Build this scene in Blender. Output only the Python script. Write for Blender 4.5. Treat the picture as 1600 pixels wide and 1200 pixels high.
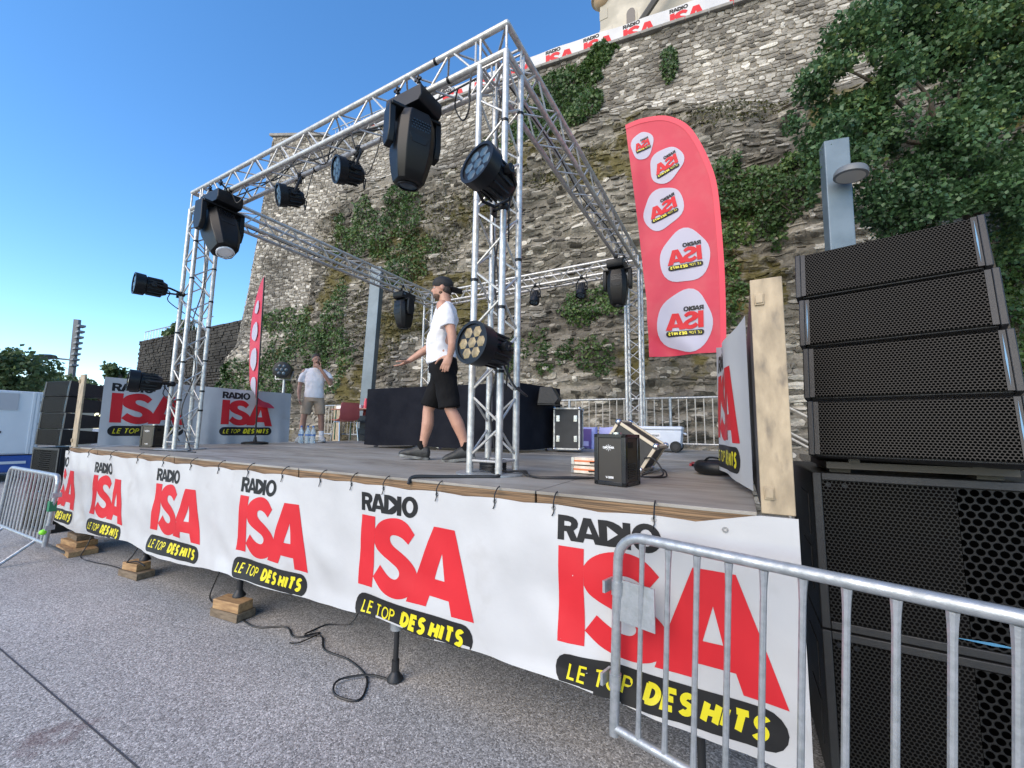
import bpy, bmesh, math, random
import numpy as np
from mathutils import Vector, Matrix, noise as mnoise
from mathutils.geometry import tessellate_polygon
for o in list(bpy.data.objects): bpy.data.objects.remove(o)
SC = bpy.context.scene
R = math.radians
# ------------------------------------------------------------------ camera
CAMP = Vector((1.44718, -2.42990, 0.31967))
YAW, PITCH, ROLL, FPX = 0.50807, 0.110439, 0.0152439, 636.587
fwd = Vector((-math.sin(YAW)*math.cos(PITCH), math.cos(YAW)*math.cos(PITCH), math.sin(PITCH)))
rgt = Vector((math.cos(YAW), math.sin(YAW), 0)); upv = rgt.cross(fwd)
r2 = rgt*math.cos(ROLL)+upv*math.sin(ROLL); u2 = -rgt*math.sin(ROLL)+upv*math.cos(ROLL)
cd = bpy.data.cameras.new('camera'); cam = bpy.data.objects.new('camera', cd); SC.collection.objects.link(cam)
cd.sensor_fit = 'HORIZONTAL'; cd.sensor_width = 36; cd.lens = FPX/1600*36; cd.clip_end = 600; cd.clip_start = .05
cam.matrix_world = Matrix(((r2.x, u2.x, -fwd.x, CAMP.x), (r2.y, u2.y, -fwd.y, CAMP.y), (r2.z, u2.z, -fwd.z, CAMP.z), (0, 0, 0, 1)))
SC.camera = cam
# ------------------------------------------------------------------ sky, sun, exposure
SUN_EL, SUN_AZ = R(32), R(190)     # azimuth of the sun measured from +Y clockwise
w = bpy.data.worlds.new('World'); SC.world = w; w.use_nodes = True
nt = w.node_tree; nt.nodes.clear()
sky = nt.nodes.new('ShaderNodeTexSky'); sky.sky_type = 'NISHITA'; sky.sun_disc = False
sky.sun_elevation = SUN_EL; sky.sun_rotation = SUN_AZ; sky.air_density = 1.0; sky.dust_density = .05; sky.ozone_density = 3.0; sky.altitude = 300
hs = nt.nodes.new('ShaderNodeHueSaturation'); hs.inputs['Saturation'].default_value = 1.2; hs.inputs['Hue'].default_value = .5
bg = nt.nodes.new('ShaderNodeBackground'); bg.inputs['Strength'].default_value = .15
wo = nt.nodes.new('ShaderNodeOutputWorld')
nt.links.new(sky.outputs[0], hs.inputs['Color']); nt.links.new(hs.outputs[0], bg.inputs[0]); nt.links.new(bg.outputs[0], wo.inputs[0])
sl = bpy.data.lights.new('sun', 'SUN'); sl.energy = 2.0; sl.angle = R(55); sl.color = (1, .82, .60)
so = bpy.data.objects.new('sun', sl); SC.collection.objects.link(so); so.location = (-10, -10, 20)
sd = Vector((math.sin(SUN_AZ)*math.cos(SUN_EL), math.cos(SUN_AZ)*math.cos(SUN_EL), math.sin(SUN_EL)))
so.rotation_euler = sd.to_track_quat('Z', 'Y').to_euler()
SC.view_settings.view_transform = 'Standard'; SC.view_settings.look = 'None'
SC.view_settings.exposure = 1.14; SC.view_settings.gamma = 1; SC.view_settings.use_curve_mapping = False
SC.render.engine = 'CYCLES'
# ------------------------------------------------------------------ helpers
COL = SC.collection
WM = {}
def M4(loc=(0, 0, 0), rz=0, rx=0, ry=0, s=1):
    return Matrix.Translation(loc) @ Matrix.Rotation(rz, 4, 'Z') @ Matrix.Rotation(ry, 4, 'Y') @ Matrix.Rotation(rx, 4, 'X') @ Matrix.Scale(s, 4)
def frame(p0, p1):
    z = (Vector(p1)-Vector(p0)).normalized()
    a = Vector((0, 0, 1)) if abs(z.z) < .95 else Vector((1, 0, 0))
    x = a.cross(z).normalized(); y = z.cross(x)
    m = Matrix((x, y, z)).transposed().to_4x4(); m.translation = Vector(p0); return m
def thing(name, label, cat, loc=(0, 0, 0), rz=0, group=None):
    o = bpy.data.objects.new(name, None); COL.objects.link(o); o.empty_display_size = .1
    o.location = loc; o.rotation_euler = (0, 0, rz); WM[o] = M4(loc, rz)
    tag(o, label, cat, group); return o
def tag(o, label=None, cat=None, group=None, kind=None):
    if label: o['label'] = label
    if cat: o['category'] = cat
    if group: o['group'] = group
    if kind: o['kind'] = kind
    return o
class MB:
    def __init__(s): s.v = []; s.f = []; s.m = []; s.cm = 0
    def add(s, vs, fs, M=None):
        b = len(s.v)
        s.v += [tuple(M @ Vector(p)) for p in vs] if M is not None else [tuple(p) for p in vs]
        s.f += [tuple(i+b for i in f) for f in fs]; s.m += [s.cm]*len(fs); return s
    def box(s, c, d, M=None):
        x, y, z = c; a, b, e = d[0]/2, d[1]/2, d[2]/2
        vs = [(x+i*a, y+j*b, z+k*e) for i in (-1, 1) for j in (-1, 1) for k in (-1, 1)]
        return s.add(vs, [(0, 1, 3, 2), (4, 6, 7, 5), (0, 4, 5, 1), (2, 3, 7, 6), (0, 2, 6, 4), (1, 5, 7, 3)], M)
    def bx(s, p, q, M=None):
        return s.box([(p[i]+q[i])/2 for i in range(3)], [abs(q[i]-p[i]) for i in range(3)], M)
    def cyl(s, p0, p1, r0, r1=None, n=12, M=None, caps=True):
        if r1 is None: r1 = r0
        F = frame(p0, p1); L = (Vector(p1)-Vector(p0)).length
        vs = []; 
        for z, r in ((0, r0), (L, r1)):
            vs += [tuple(F @ Vector((r*math.cos(2*math.pi*i/n), r*math.sin(2*math.pi*i/n), z))) for i in range(n)]
        fs = [(i, (i+1) % n, n+(i+1) % n, n+i) for i in range(n)]
        if caps: fs += [tuple(range(n-1, -1, -1)), tuple(range(n, 2*n))]
        return s.add(vs, fs, M)
    def lathe(s, prof, n=20, M=None, caps=True):
        vs = [(r*math.cos(2*math.pi*i/n), r*math.sin(2*math.pi*i/n), z) for r, z in prof for i in range(n)]
        fs = [(k*n+i, k*n+(i+1) % n, (k+1)*n+(i+1) % n, (k+1)*n+i) for k in range(len(prof)-1) for i in range(n)]
        if caps: fs += [tuple(range(n-1, -1, -1)), tuple(range((len(prof)-1)*n, len(prof)*n))]
        return s.add(vs, fs, M)
    def tube(s, pts, r, n=8, M=None, caps=True):
        P = [Vector(p) for p in pts]; k = len(P); vs = []
        rr = r if isinstance(r, (list, tuple)) else [r]*k
        prev = None
        for i in range(k):
            t = (P[min(i+1, k-1)]-P[max(i-1, 0)])
            if t.length < 1e-9: t = Vector((0, 0, 1))
            t.normalize()
            if prev is None:
                a = Vector((0, 0, 1)) if abs(t.z) < .9 else Vector((1, 0, 0)); x = a.cross(t).normalized()
            else:
                x = (prev-t*prev.dot(t))
                x = x.normalized() if x.length > 1e-6 else Vector((1, 0, 0))
            prev = x; y = t.cross(x)
            vs += [tuple(P[i]+(x*math.cos(2*math.pi*j/n)+y*math.sin(2*math.pi*j/n))*rr[i]) for j in range(n)]
        fs = [(i*n+j, i*n+(j+1) % n, (i+1)*n+(j+1) % n, (i+1)*n+j) for i in range(k-1) for j in range(n)]
        if caps: fs += [tuple(range(n-1, -1, -1)), tuple(range((k-1)*n, k*n))]
        return s.add(vs, fs, M)
    def ell(s, c, r, M=None, n=12, m=8):
        vs = []; fs = []
        for i in range(m+1):
            th = math.pi*i/m
            for j in range(n):
                ph = 2*math.pi*j/n
                vs.append((c[0]+r[0]*math.sin(th)*math.cos(ph), c[1]+r[1]*math.sin(th)*math.sin(ph), c[2]+r[2]*math.cos(th)))
        for i in range(m):
            for j in range(n): fs.append((i*n+j, (i+1)*n+j, (i+1)*n+(j+1) % n, i*n+(j+1) % n))
        return s.add(vs, fs, M)
    def prism(s, pts, d, M=None, holes=()):
        """2-D outline (x,z plane) extruded along +y by d, with optional holes"""
        loops = [pts]+list(holes)
        flat = [p for l in loops for p in l]; n = len(flat)
        tri = tessellate_polygon([[Vector((p[0], p[1], 0)) for p in l] for l in loops])
        vs = [(p[0], 0, p[1]) for p in flat]+[(p[0], d, p[1]) for p in flat]
        fs = [tuple(t) for t in tri]+[tuple(i+n for i in reversed(t)) for t in tri]
        b = 0
        for l in loops:
            k = len(l); fs += [(b+i, b+(i+1) % k, n+b+(i+1) % k, n+b+i) for i in range(k)]; b += k
        return s.add(vs, fs, M)
    def mesh(s, name, mats, smooth=True, off=None, fix=True):
        me = bpy.data.meshes.new(name)
        vs = s.v if off is None else [tuple(off @ Vector(p)) for p in s.v]
        me.from_pydata(vs, [], s.f)
        for m in mats: me.materials.append(m)
        if len(mats) > 1: me.polygons.foreach_set('material_index', s.m)
        if fix and len(s.f) < 60000:
            bm = bmesh.new(); bm.from_mesh(me); bmesh.ops.recalc_face_normals(bm, faces=bm.faces); bm.to_mesh(me); bm.free()
        if smooth:
            me.shade_smooth(); me.set_sharp_from_angle(angle=R(38))
        me.update(); return me
    def build(s, name, mats, parent=None, world=True, bevel=0, smooth=True, loc=None, rz=0, fix=True):
        if not isinstance(mats, (list, tuple)): mats = [mats]
        off = None
        if parent is not None and world: off = WM[parent].inverted()
        if parent is None and loc is not None and world: off = M4(loc, rz).inverted()
        me = s.mesh(name, mats, smooth, off, fix)
        o = bpy.data.objects.new(name, me); COL.objects.link(o)
        if parent is not None: o.parent = parent; WM[o] = WM[parent].copy()
        elif loc is not None: o.location = loc; o.rotation_euler = (0, 0, rz); WM[o] = M4(loc, rz)
        else: WM[o] = Matrix.Identity(4)
        if bevel:
            b = o.modifiers.new('bevel', 'BEVEL'); b.width = bevel; b.segments = 2; b.limit_method = 'ANGLE'; b.angle_limit = R(40)
        return o
def copy_tree(o, parent=None):
    c = o.copy(); COL.objects.link(c)
    if parent is not None: c.parent = parent
    for ch in list(o.children): copy_tree(ch, c)
    return c
def inst(name, me, parent, mat4):
    o = bpy.data.objects.new(name, me); COL.objects.link(o); o.parent = parent; o.matrix_local = mat4; return o
def arc(pts, k=6):
    """Catmull-Rom through pts"""
    P = [Vector(p) for p in pts]; out = []
    for i in range(len(P)-1):
        a, b, c, d = P[max(i-1, 0)], P[i], P[i+1], P[min(i+2, len(P)-1)]
        for j in range(k):
            t = j/k
            out.append(.5*((2*b)+(c-a)*t+(2*a-5*b+4*c-d)*t*t+(3*b-a-3*c+d)*t**3))
    out.append(P[-1]); return out
# ------------------------------------------------------------------ materials
MT = {}
def mat(name, c, rough=.5, metal=0, c2=None, scale=8, bump=0, bscale=60, lo=.35, hi=.65, detail=5, stretch=None, spec=.5, coat=0, c3=None, s3=1.5, lo3=.5, hi3=.62, rvar=0, coord='Object'):
    m = bpy.data.materials.new(name); MT[name] = m; m.use_nodes = True
    t = m.node_tree; b = t.nodes['Principled BSDF']; L = t.links.new
    b.inputs['Base Color'].default_value = (*c, 1); b.inputs['Roughness'].default_value = rough; b.inputs['Metallic'].default_value = metal
    b.inputs['Specular IOR Level'].default_value = spec; b.inputs['Coat Weight'].default_value = coat
    tc = t.nodes.new('ShaderNodeTexCoord'); co = tc.outputs[coord]
    if stretch:
        mp = t.nodes.new('ShaderNodeMapping'); mp.inputs['Scale'].default_value = stretch; L(co, mp.inputs[0]); co = mp.outputs[0]
    def ns(sc, d=detail):
        n = t.nodes.new('ShaderNodeTexNoise'); n.inputs['Scale'].default_value = sc; n.inputs['Detail'].default_value = d; L(co, n.inputs['Vector']); return n
    def ramp(n, lo, hi):
        r = t.nodes.new('ShaderNodeMapRange'); r.inputs[1].default_value = lo; r.inputs[2].default_value = hi; L(n.outputs['Fac'], r.inputs[0]); return r.outputs[0]
    def mix(f, a, bb):
        x = t.nodes.new('ShaderNodeMix'); x.data_type = 'RGBA'; L(f, x.inputs[0])
        for sock, val in ((x.inputs[6], a), (x.inputs[7], bb)):
            if isinstance(val, tuple): sock.default_value = (*val, 1)
            else: L(val, sock)
        return x.outputs[2]
    if c2:
        f = ramp(ns(scale), lo, hi); col = mix(f, c, c2)
        if c3: col = mix(ramp(ns(s3, 4), lo3, hi3), col, c3)
        L(col, b.inputs['Base Color'])
        if rvar:
            mr = t.nodes.new('ShaderNodeMapRange'); mr.inputs[3].default_value = rough-rvar; mr.inputs[4].default_value = rough+rvar; L(f, mr.inputs[0]); L(mr.outputs[0], b.inputs['Roughness'])
    if bump:
        bp = t.nodes.new('ShaderNodeBump'); bp.inputs['Strength'].default_value = bump; bp.inputs['Distance'].default_value = .01
        L(ns(bscale).outputs['Fac'], bp.inputs['Height']); L(bp.outputs[0], b.inputs['Normal'])
    return m
ZG = -1.27
random.seed(7); np.random.seed(7)
alu = mat('aluminium_tube', (.60, .585, .55), .42, .5, (.40, .395, .38), 22, .05, 90, rvar=.08)
galv = mat('galvanised_steel', (.44, .46, .48), .42, .6, (.30, .32, .33), 30, .12, 120, rvar=.1)
blk = mat('black_powder_coat', (.006, .007, .0085), .42, 0, (.010, .011, .013), 20, .08, 300, spec=.3)
blk_s = mat('black_gloss_plastic', (.009, .010, .013), .22, 0, (.015, .016, .019), 6)
cable_m = mat('black_cable_rubber', (.012, .012, .013), .5)
chrome = mat('chrome', (.55, .55, .56), .25, 1)
white_v = mat('white_vinyl', (.48, .48, .482), .42, 0, (.405, .405, .407), 2.2, .45, 6, .3, .75, c3=(.36, .345, .335), s3=3.1, lo3=.62, hi3=.82)
red_p = mat('red_print', (.53, .022, .030), .5, 0, (.48, .019, .026), 3, spec=.2)
blk_p = mat('black_print', (.014, .014, .0145), .5, 0, (.019, .019, .0195), 6, spec=.2)
yel_p = mat('yellow_print', (.62, .54, .012), .42)
deckm = mat('weathered_deck_plywood', (.30, .272, .232), .5, 0, (.19, .170, .143), 3.4, .2, 70, .34, .66, stretch=(.9, 2.6, 1), c3=(.34, .325, .295), s3=.8, lo3=.45, hi3=.7, rvar=.12)
edgem = mat('plywood_edge', (.27, .165, .085), .8, 0, (.085, .055, .032), 34, .4, 60, .40, .60, stretch=(.06, .06, 4))
postm = mat('weathered_plywood_panel', (.42, .33, .215), .6, 0, (.25, .195, .125), 22, .25, 60, .3, .7, stretch=(1, 1, .4), c3=(.15, .12, .085), s3=16, lo3=.56, hi3=.72)
woodm = mat('timber_block', (.42, .26, .12), .8, 0, (.26, .15, .07), 9, .2, 50, stretch=(1, 6, 6))
wood2 = mat('old_grey_timber', (.20, .15, .10), .85, 0, (.11, .08, .05), 9, .2, 50, stretch=(1, 6, 6))
darkst = mat('dark_steel', (.03, .03, .032), .5, .4)
# ---------------------------------------------------------------- ground: exposed-aggregate paving with joints and a red stain
def ground_mat():
    m = bpy.data.materials.new('washed_aggregate'); m.use_nodes = True
    t = m.node_tree; b = t.nodes['Principled BSDF']; L = t.links.new; N = t.nodes.new
    tc = N('ShaderNodeTexCoord')
    v = N('ShaderNodeTexVoronoi'); v.inputs['Scale'].default_value = 130; L(tc.outputs['Object'], v.inputs['Vector'])
    v2 = N('ShaderNodeTexVoronoi'); v2.inputs['Scale'].default_value = 260; L(tc.outputs['Object'], v2.inputs['Vector'])
    hs_ = N('ShaderNodeSeparateColor'); L(v.outputs['Color'], hs_.inputs[0])
    cr = N('ShaderNodeValToRGB'); e = cr.color_ramp.elements
    e[0].position = 0; e[0].color = (.15, .143, .134, 1); e[1].position = 1; e[1].color = (.66, .635, .60, 1)
    for p, c in ((.30, (.265, .254, .24)), (.55, (.35, .336, .32)), (.8, (.42, .405, .387))):
        x = cr.color_ramp.elements.new(p); x.color = (*c, 1)
    L(hs_.outputs[0], cr.inputs[0])
    n = N('ShaderNodeTexNoise'); n.inputs['Scale'].default_value = .55; n.inputs['Detail'].default_value = 6; L(tc.outputs['Object'], n.inputs['Vector'])
    mr = N('ShaderNodeMapRange'); mr.inputs[1].default_value = .3; mr.inputs[2].default_value = .7; mr.inputs[3].default_value = .74; mr.inputs[4].default_value = 1.16; L(n.outputs['Fac'], mr.inputs[0])
    mu = N('ShaderNodeMix'); mu.data_type = 'RGBA'; mu.blend_type = 'MULTIPLY'; mu.inputs[0].default_value = 1; L(cr.outputs[0], mu.inputs[6]); L(mr.outputs[0], mu.inputs[7])
    # far off, the grain averages out: same mean colour
    # stain
    sv = N('ShaderNodeVectorMath'); sv.operation = 'DISTANCE'; sv.inputs[1].default_value = STAIN; L(tc.outputs['Object'], sv.inputs[0])
    n2 = N('ShaderNodeTexNoise'); n2.inputs['Scale'].default_value = 7; n2.inputs['Detail'].default_value = 5; L(tc.outputs['Object'], n2.inputs['Vector'])
    ad = N('ShaderNodeMath'); ad.operation = 'MULTIPLY_ADD'; L(n2.outputs['Fac'], ad.inputs[0]); ad.inputs[1].default_value = .62; L(sv.outputs['Value'], ad.inputs[2])
    m2 = N('ShaderNodeMapRange'); m2.inputs[1].default_value = .36; m2.inputs[2].default_value = .46; m2.inputs[3].default_value = .5; m2.inputs[4].default_value = 0; L(ad.outputs[0], m2.inputs[0])
    ms = N('ShaderNodeMix'); ms.data_type = 'RGBA'; L(m2.outputs[0], ms.inputs[0]); L(mu.outputs[2], ms.inputs[6]); ms.inputs[7].default_value = (.085, .028, .024, 1)
    L(ms.outputs[2], b.inputs['Base Color'])
    bp = N('ShaderNodeBump'); bp.inputs['Strength'].default_value = .35; bp.inputs['Distance'].default_value = .006
    ma = N('ShaderNodeMath'); ma.operation = 'ADD'; L(v.outputs['Distance'], ma.inputs[0]); L(v2.outputs['Distance'], ma.inputs[1]); ma.use_clamp = False
    iv = N('ShaderNodeMath'); iv.operation = 'MULTIPLY'; iv.inputs[1].default_value = -1; L(ma.outputs[0], iv.inputs[0])
    L(iv.outputs[0], bp.inputs['Height']); L(bp.outputs[0], b.inputs['Normal'])
    b.inputs['Roughness'].default_value = .72
    return m
STAIN = (-1.66, -1.60, ZG)
gm = ground_mat()
jm = mat('joint_sealant', (.05, .05, .055), .7)
def gpt(x, y): return (x, y, ZG)
# slabs of the paved square, cast with narrow joints between them
G = MB(); G.add([(-160, -60, ZG), (60, -60, ZG), (60, 120, ZG), (-160, 120, ZG)], [(0, 1, 2, 3)])
ground = G.build('ground', gm, smooth=False, fix=False); tag(ground, 'pale grey washed aggregate paving of the square', kind='structure')
JOINTS = [((-9.0, -1.64), (1.6, -1.38)), ((-4.4, -1.53), (-4.55, -7))]
for a, b_ in JOINTS:
    d = Vector((b_[0]-a[0], b_[1]-a[1])).normalized(); nn = Vector((-d.y, d.x))*.0045
    J = MB().add([(a[0]+nn.x, a[1]+nn.y, ZG+.003), (b_[0]+nn.x, b_[1]+nn.y, ZG+.003), (b_[0]-nn.x, b_[1]-nn.y, ZG+.003), (a[0]-nn.x, a[1]-nn.y, ZG+.003)], [(0, 1, 2, 3)])
    j = J.build('joint_strip', jm, ground, smooth=False, fix=False)
# ---------------------------------------------------------------- stage
YF, YB, XL, XR = -.46, 5.54, -6.5, 1.5
stage = thing('stage', 'raised stage of weathered grey plywood decks on adjustable steel legs', 'stage', (-2.5, 2.5, ZG))
cols = [1.5, .5, -1.5, -3.5, -5.5, -6.5]
for i in range(5):
    for j in range(6):
        x0, x1, y0, y1 = cols[i+1]+.004, cols[i]-.004, YF+j+.003, YF+j+1-.003
        z = random.uniform(-.003, .003) if j else 0
        d = MB(); d.bx((x0, y0, z-.016), (x1, y1, z)); dk = d.build('deck_panel', deckm, stage, bevel=.002)
        e = MB(); e.bx((x0+.003, y0+.004, z-.075), (x1-.003, y1-.004, z-.0165))
        e.build('deck_frame', edgem, dk)
        s = MB()
        for yy in (y0+.02, y1-.05): s.bx((x0+.01, yy, z-.16), (x1-.01, yy+.03, z-.077))
        for xx in (x0+.012, x1-.045): s.bx((xx, y0+.052, z-.16), (xx+.032, y1-.052, z-.077))
        s.build('deck_beam', galv, dk)
JX = [(-.52, -.36), (-2.33, -.36), (-4.15, -.36), (-5.95, -.36), (1.25, -.36)]
for jx, jy in JX+[(x, y) for x in (1.2, -.52, -2.33, -4.15, -5.95) for y in (1.5, 3.5, 5.3)]:
    free = abs(jx+.52) < .01 or jx > 0
    zb = ZG+.005 if free or jy > 0 else ZG+.145
    if jx < -5.5 and jy < 0: zb = ZG+.2
    l = MB(); l.bx((jx-.035, jy-.035, -.90), (jx+.035, jy+.035, -.16))
    g = l.build('leg', galv, stage)
    c = MB(); c.cyl((jx, jy, -.96), (jx, jy, -.895), .042, n=14); c.box((jx, jy, -.885), (.13, .10, .02)); c.build('leg_collar', galv, g)
    c = MB(); c.cyl((jx, jy, zb), (jx, jy, -.955), .017, n=10); c.cyl((jx, jy, zb+.05), (jx, jy, zb+.12), .024, n=10); c.lathe([(.05, zb), (.05, zb+.012), (.03, zb+.04), (.024, zb+.055)], 12, M4((jx, jy, 0))); c.build('leg_screw', darkst, g)
# timber packing under the legs
def block(x, y, z, sx, sy, sz, rz, lab, m=woodm):
    o = MB().box((0, 0, sz/2), (sx, sy, sz)).build('timber_block', m, None, world=False, bevel=.004)
    o.location = (x, y, z); o.rotation_euler = (0, 0, rz)
    return tag(o, lab, 'timber block', 'timber blocks under the stage legs')
block(-2.33, -.40, ZG+.001, .34, .16, .065, R(6), 'lower dark timber block under the second stage leg from the right', wood2)
block(-2.32, -.41, ZG+.067, .30, .13, .075, R(9), 'upper pale timber block under the second stage leg from the right')
block(-4.15, -.42, ZG+.001, .36, .16, .065, R(5), 'lower dark timber block below the narrow pale block under the third stage leg', wood2)
block(-4.17, -.42, ZG+.067, .24, .13, .075, R(9), 'short pale timber block with a cable looped over it')
block(-5.82, -.44, ZG+.001, .62, .26, .062, R(-4), 'long brown plank lowest in the pile beside the left crowd barrier')
block(-5.92, -.40, ZG+.064, .46, .20, .062, R(3), 'middle brown plank of the pile beside the left crowd barrier')
block(-5.97, -.38, ZG+.127, .38, .16, .066, R(-2), 'top brown plank of the pile beside the left crowd barrier', wood2)
# ---------------------------------------------------------------- logo artwork (metres on the banner)
def ring(cx, cz, rx, rz, n=22, rot=0):
    return [(cx+rx*math.cos(2*math.pi*i/n)*math.cos(rot)-rz*math.sin(2*math.pi*i/n)*math.sin(rot), cz+rx*math.cos(2*math.pi*i/n)*math.sin(rot)+rz*math.sin(2*math.pi*i/n)*math.cos(rot)) for i in range(n)]
def smooth_poly(pts, corners, k=4):
    n = len(pts); out = []
    for i in range(n):
        b, c = Vector(pts[i]), Vector(pts[(i+1) % n])
        a = Vector(pts[i-1]) if i not in corners else b
        d = Vector(pts[(i+2) % n]) if (i+1) % n not in corners else c
        for j in range(k):
            t = j/k; p = .5*((2*b)+(c-a)*t+(2*a-5*b+4*c-d)*t*t+(3*b-a-3*c+d)*t**3); out.append((p.x, p.y))
    return out
LS = [(.134, -.221), (.162, -.186), (.211, -.156), (.274, -.138), (.345, -.135), (.413, -.158), (.473, -.213), (.423, -.276), (.382, -.249), (.338, -.236), (.293, -.238), (.274, -.256), (.28, -.284), (.312, -.307), (.381, -.336), (.446, -.373), (.491, -.417), (.508, -.471), (.498, -.518), (.451, -.563), (.395, -.586), (.338, -.594), (.268, -.588), (.202, -.562), (.135, -.511), (.192, -.432), (.239, -.464), (.29, -.485), (.339, -.488), (.366, -.47), (.367, -.444), (.34, -.42), (.281, -.398), (.214, -.373), (.161, -.342), (.136, -.307)]
RED = [([(.006, -.145), (.134, -.145), (.136, -.576), (.008, -.576)], []),
       (smooth_poly(LS, {0, 6, 7, 24, 25, 35}, 3), []),
       ([(.607, -.149), (.766, -.149), (.922, -.600), (.775, -.600), (.752, -.527), (.608, -.527), (.589, -.587), (.444, -.587), (.5, -.424)], [[(.679, -.29), (.711, -.433), (.636, -.433)]])]
BLK = [([(0, 0), (.053, 0), (.08, -.004), (.098, -.015), (.106, -.032), (.102, -.051), (.083, -.068), (.101, -.103), (.106, -.117), (.069, -.117), (.046, -.075), (.034, -.075), (.034, -.117), (0, -.117)], [[(.034, -.027), (.056, -.027), (.068, -.031), (.071, -.038), (.066, -.048), (.034, -.049)]]),
       ([(.132, -.001), (.170, -.001), (.226, -.117), (.189, -.117), (.181, -.096), (.139, -.096), (.131, -.117), (.106, -.117), (.1, -.1)], [[(.157, -.036), (.174, -.073), (.146, -.073)]]),
       ([(.203, -.001), (.247, 0), (.276, -.005), (.303, -.016), (.320, -.030), (.327, -.055), (.322, -.082), (.306, -.104), (.282, -.115), (.254, -.117), (.212, -.117)], [[(.246, -.026), (.297, -.058), (.248, -.092)]]),
       ([(.318, -.001), (.353, -.001), (.355, -.117), (.320, -.117)], []),
       (ring(.421, -.057, .064, .0635), [ring(.421, -.056, .029, .037, 16)])]
def stadium(x0, x1, z0, z1, n=8):
    r = (z1-z0)/2; zc = (z0+z1)/2
    return [(x0+r-r*math.sin(math.pi*i/n), zc+r*math.cos(math.pi*i/n)) for i in range(n+1)]+[(x1-r+r*math.sin(math.pi*i/n), zc-r*math.cos(math.pi*i/n)) for i in range(n+1)]
PILL = [(stadium(-.004, .918, -.770, -.622), [])]
def stroke(pts, wd):
    """outline of a mitred poly-line"""
    P = [Vector(p) for p in pts]; L_, R_ = [], []
    for i, p in enumerate(P):
        d0 = (p-P[i-1]).normalized() if i else None; d1 = (P[i+1]-p).normalized() if i < len(P)-1 else None
        d = (d0+d1).normalized() if d0 and d1 else (d0 or d1)
        nn = Vector((-d.y, d.x)); k = 1/max(.5, nn.dot(Vector((-(d1 or d0).y, (d1 or d0).x))))
        L_.append(p+nn*wd/2*k); R_.append(p-nn*wd/2*k)
    return [tuple(p) for p in L_]+[tuple(p) for p in reversed(R_)]
GL = {'L': (.5, [[(0, 1), (0, 0), (.5, 0)]]), 'E': (.52, [[(.52, 1), (0, 1), (0, 0), (.52, 0)], [(0, .52), (.46, .52)]]), 'T': (.62, [[(0, 1), (.62, 1)], [(.31, 1), (.31, 0)]]),
      'O': (.84, [[(.42+.42*math.cos(a), .5+.5*math.sin(a)) for a in [i*math.pi/9 for i in range(19)]]]), 'P': (.55, [[(0, 0), (0, 1), (.34, 1), (.5, .92), (.55, .75), (.5, .58), (.34, .48), (0, .48)]]),
      'D': (.64, [[(0, 1), (0, 0)], [(-.05, .97), (.2, .97)]+[(.2+.42*math.cos(R(a)), .5+.47*math.sin(R(a))) for a in range(75, -90, -15)]+[(.2, .03), (-.05, .03)]]), 'S': (.56, [[(.29+.24*math.cos(R(a)), .755+.245*math.sin(R(a))) for a in range(35, 255, 20)]+[(.29+.26*math.cos(R(a)), .255+.255*math.sin(R(a))) for a in range(75, -150, -20)]]),
      'H': (.62, [[(0, 0), (0, 1)], [(.62, 0), (.62, 1)], [(0, .5), (.62, .5)]]), 'I': (.02, [[(0, 0), (0, 1)]]), ' ': (.12, [])}
def text_polys(txt, x, z, h, wd, gap, sh=.22, wx=1.0):
    out = []
    for ch in txt:
        w_, ss = GL[ch]
        if ch == 'O':
            rg = lambda k: [(x+((.42+(.42*math.cos(a))*1+math.cos(a)*k)*h*wx)+sh*((.5+.5*math.sin(a)+math.sin(a)*k)*h), z+(.5+.5*math.sin(a)+math.sin(a)*k)*h) for a in [i*math.pi/10 for i in range(20)]]
            out.append((rg(wd/h/2), [rg(-wd/h/2)])); ss = []
        for s_ in ss: out.append((stroke([(x+(px*h*wx)+sh*(pz*h), z+pz*h) for px, pz in s_], wd), []))
        x += w_*h*wx+gap
    return out
YEL = text_polys('LE TOP', .058, -.728, .064, .0105, .018, wx=.92)+text_polys('DES', .404, -.729, .069, .0240, .027, sh=.27, wx=1.0)+text_polys('HITS', .628, -.731, .069, .0240, .029, sh=.27, wx=.98)
def flat2d(polys, g):
    bm = bmesh.new()
    for outer, holes in polys:
        loops = [outer]+holes
        try: tri = tessellate_polygon([[Vector((p[0], p[1], 0)) for p in l] for l in loops])
        except Exception: continue
        vs = [bm.verts.new((p[0], p[1], 0)) for l in loops for p in l]
        for t in tri:
            try: bm.faces.new([vs[i] for i in t])
            except ValueError: pass
    if g:
        for ax in (0, 1):
            lo = min(v.co[ax] for v in bm.verts); hi = max(v.co[ax] for v in bm.verts)
            k = math.floor(lo/g)+1
            while k*g < hi:
                c = [0, 0, 0]; c[ax] = k*g; nn = [0, 0, 0]; nn[ax] = 1
                bmesh.ops.bisect_plane(bm, geom=bm.verts[:]+bm.edges[:]+bm.faces[:], plane_co=c, plane_no=nn); k += 1
    bm.verts.index_update()
    r = ([(v.co.x, v.co.y) for v in bm.verts], [tuple(v.index for v in f.verts) for f in bm.faces]); bm.free(); return r
LOGO = [(flat2d(RED, .06), 0, .002), (flat2d(BLK, .06), 1, .002), (flat2d(PILL, .06), 1, .002), (flat2d(YEL, .06), 2, .0035)]
LOGO_C = [(flat2d(RED, 0), 0, .002), (flat2d(BLK, 0), 1, .002), (flat2d(PILL, 0), 1, .002), (flat2d(YEL, 0), 2, .004)]
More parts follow.
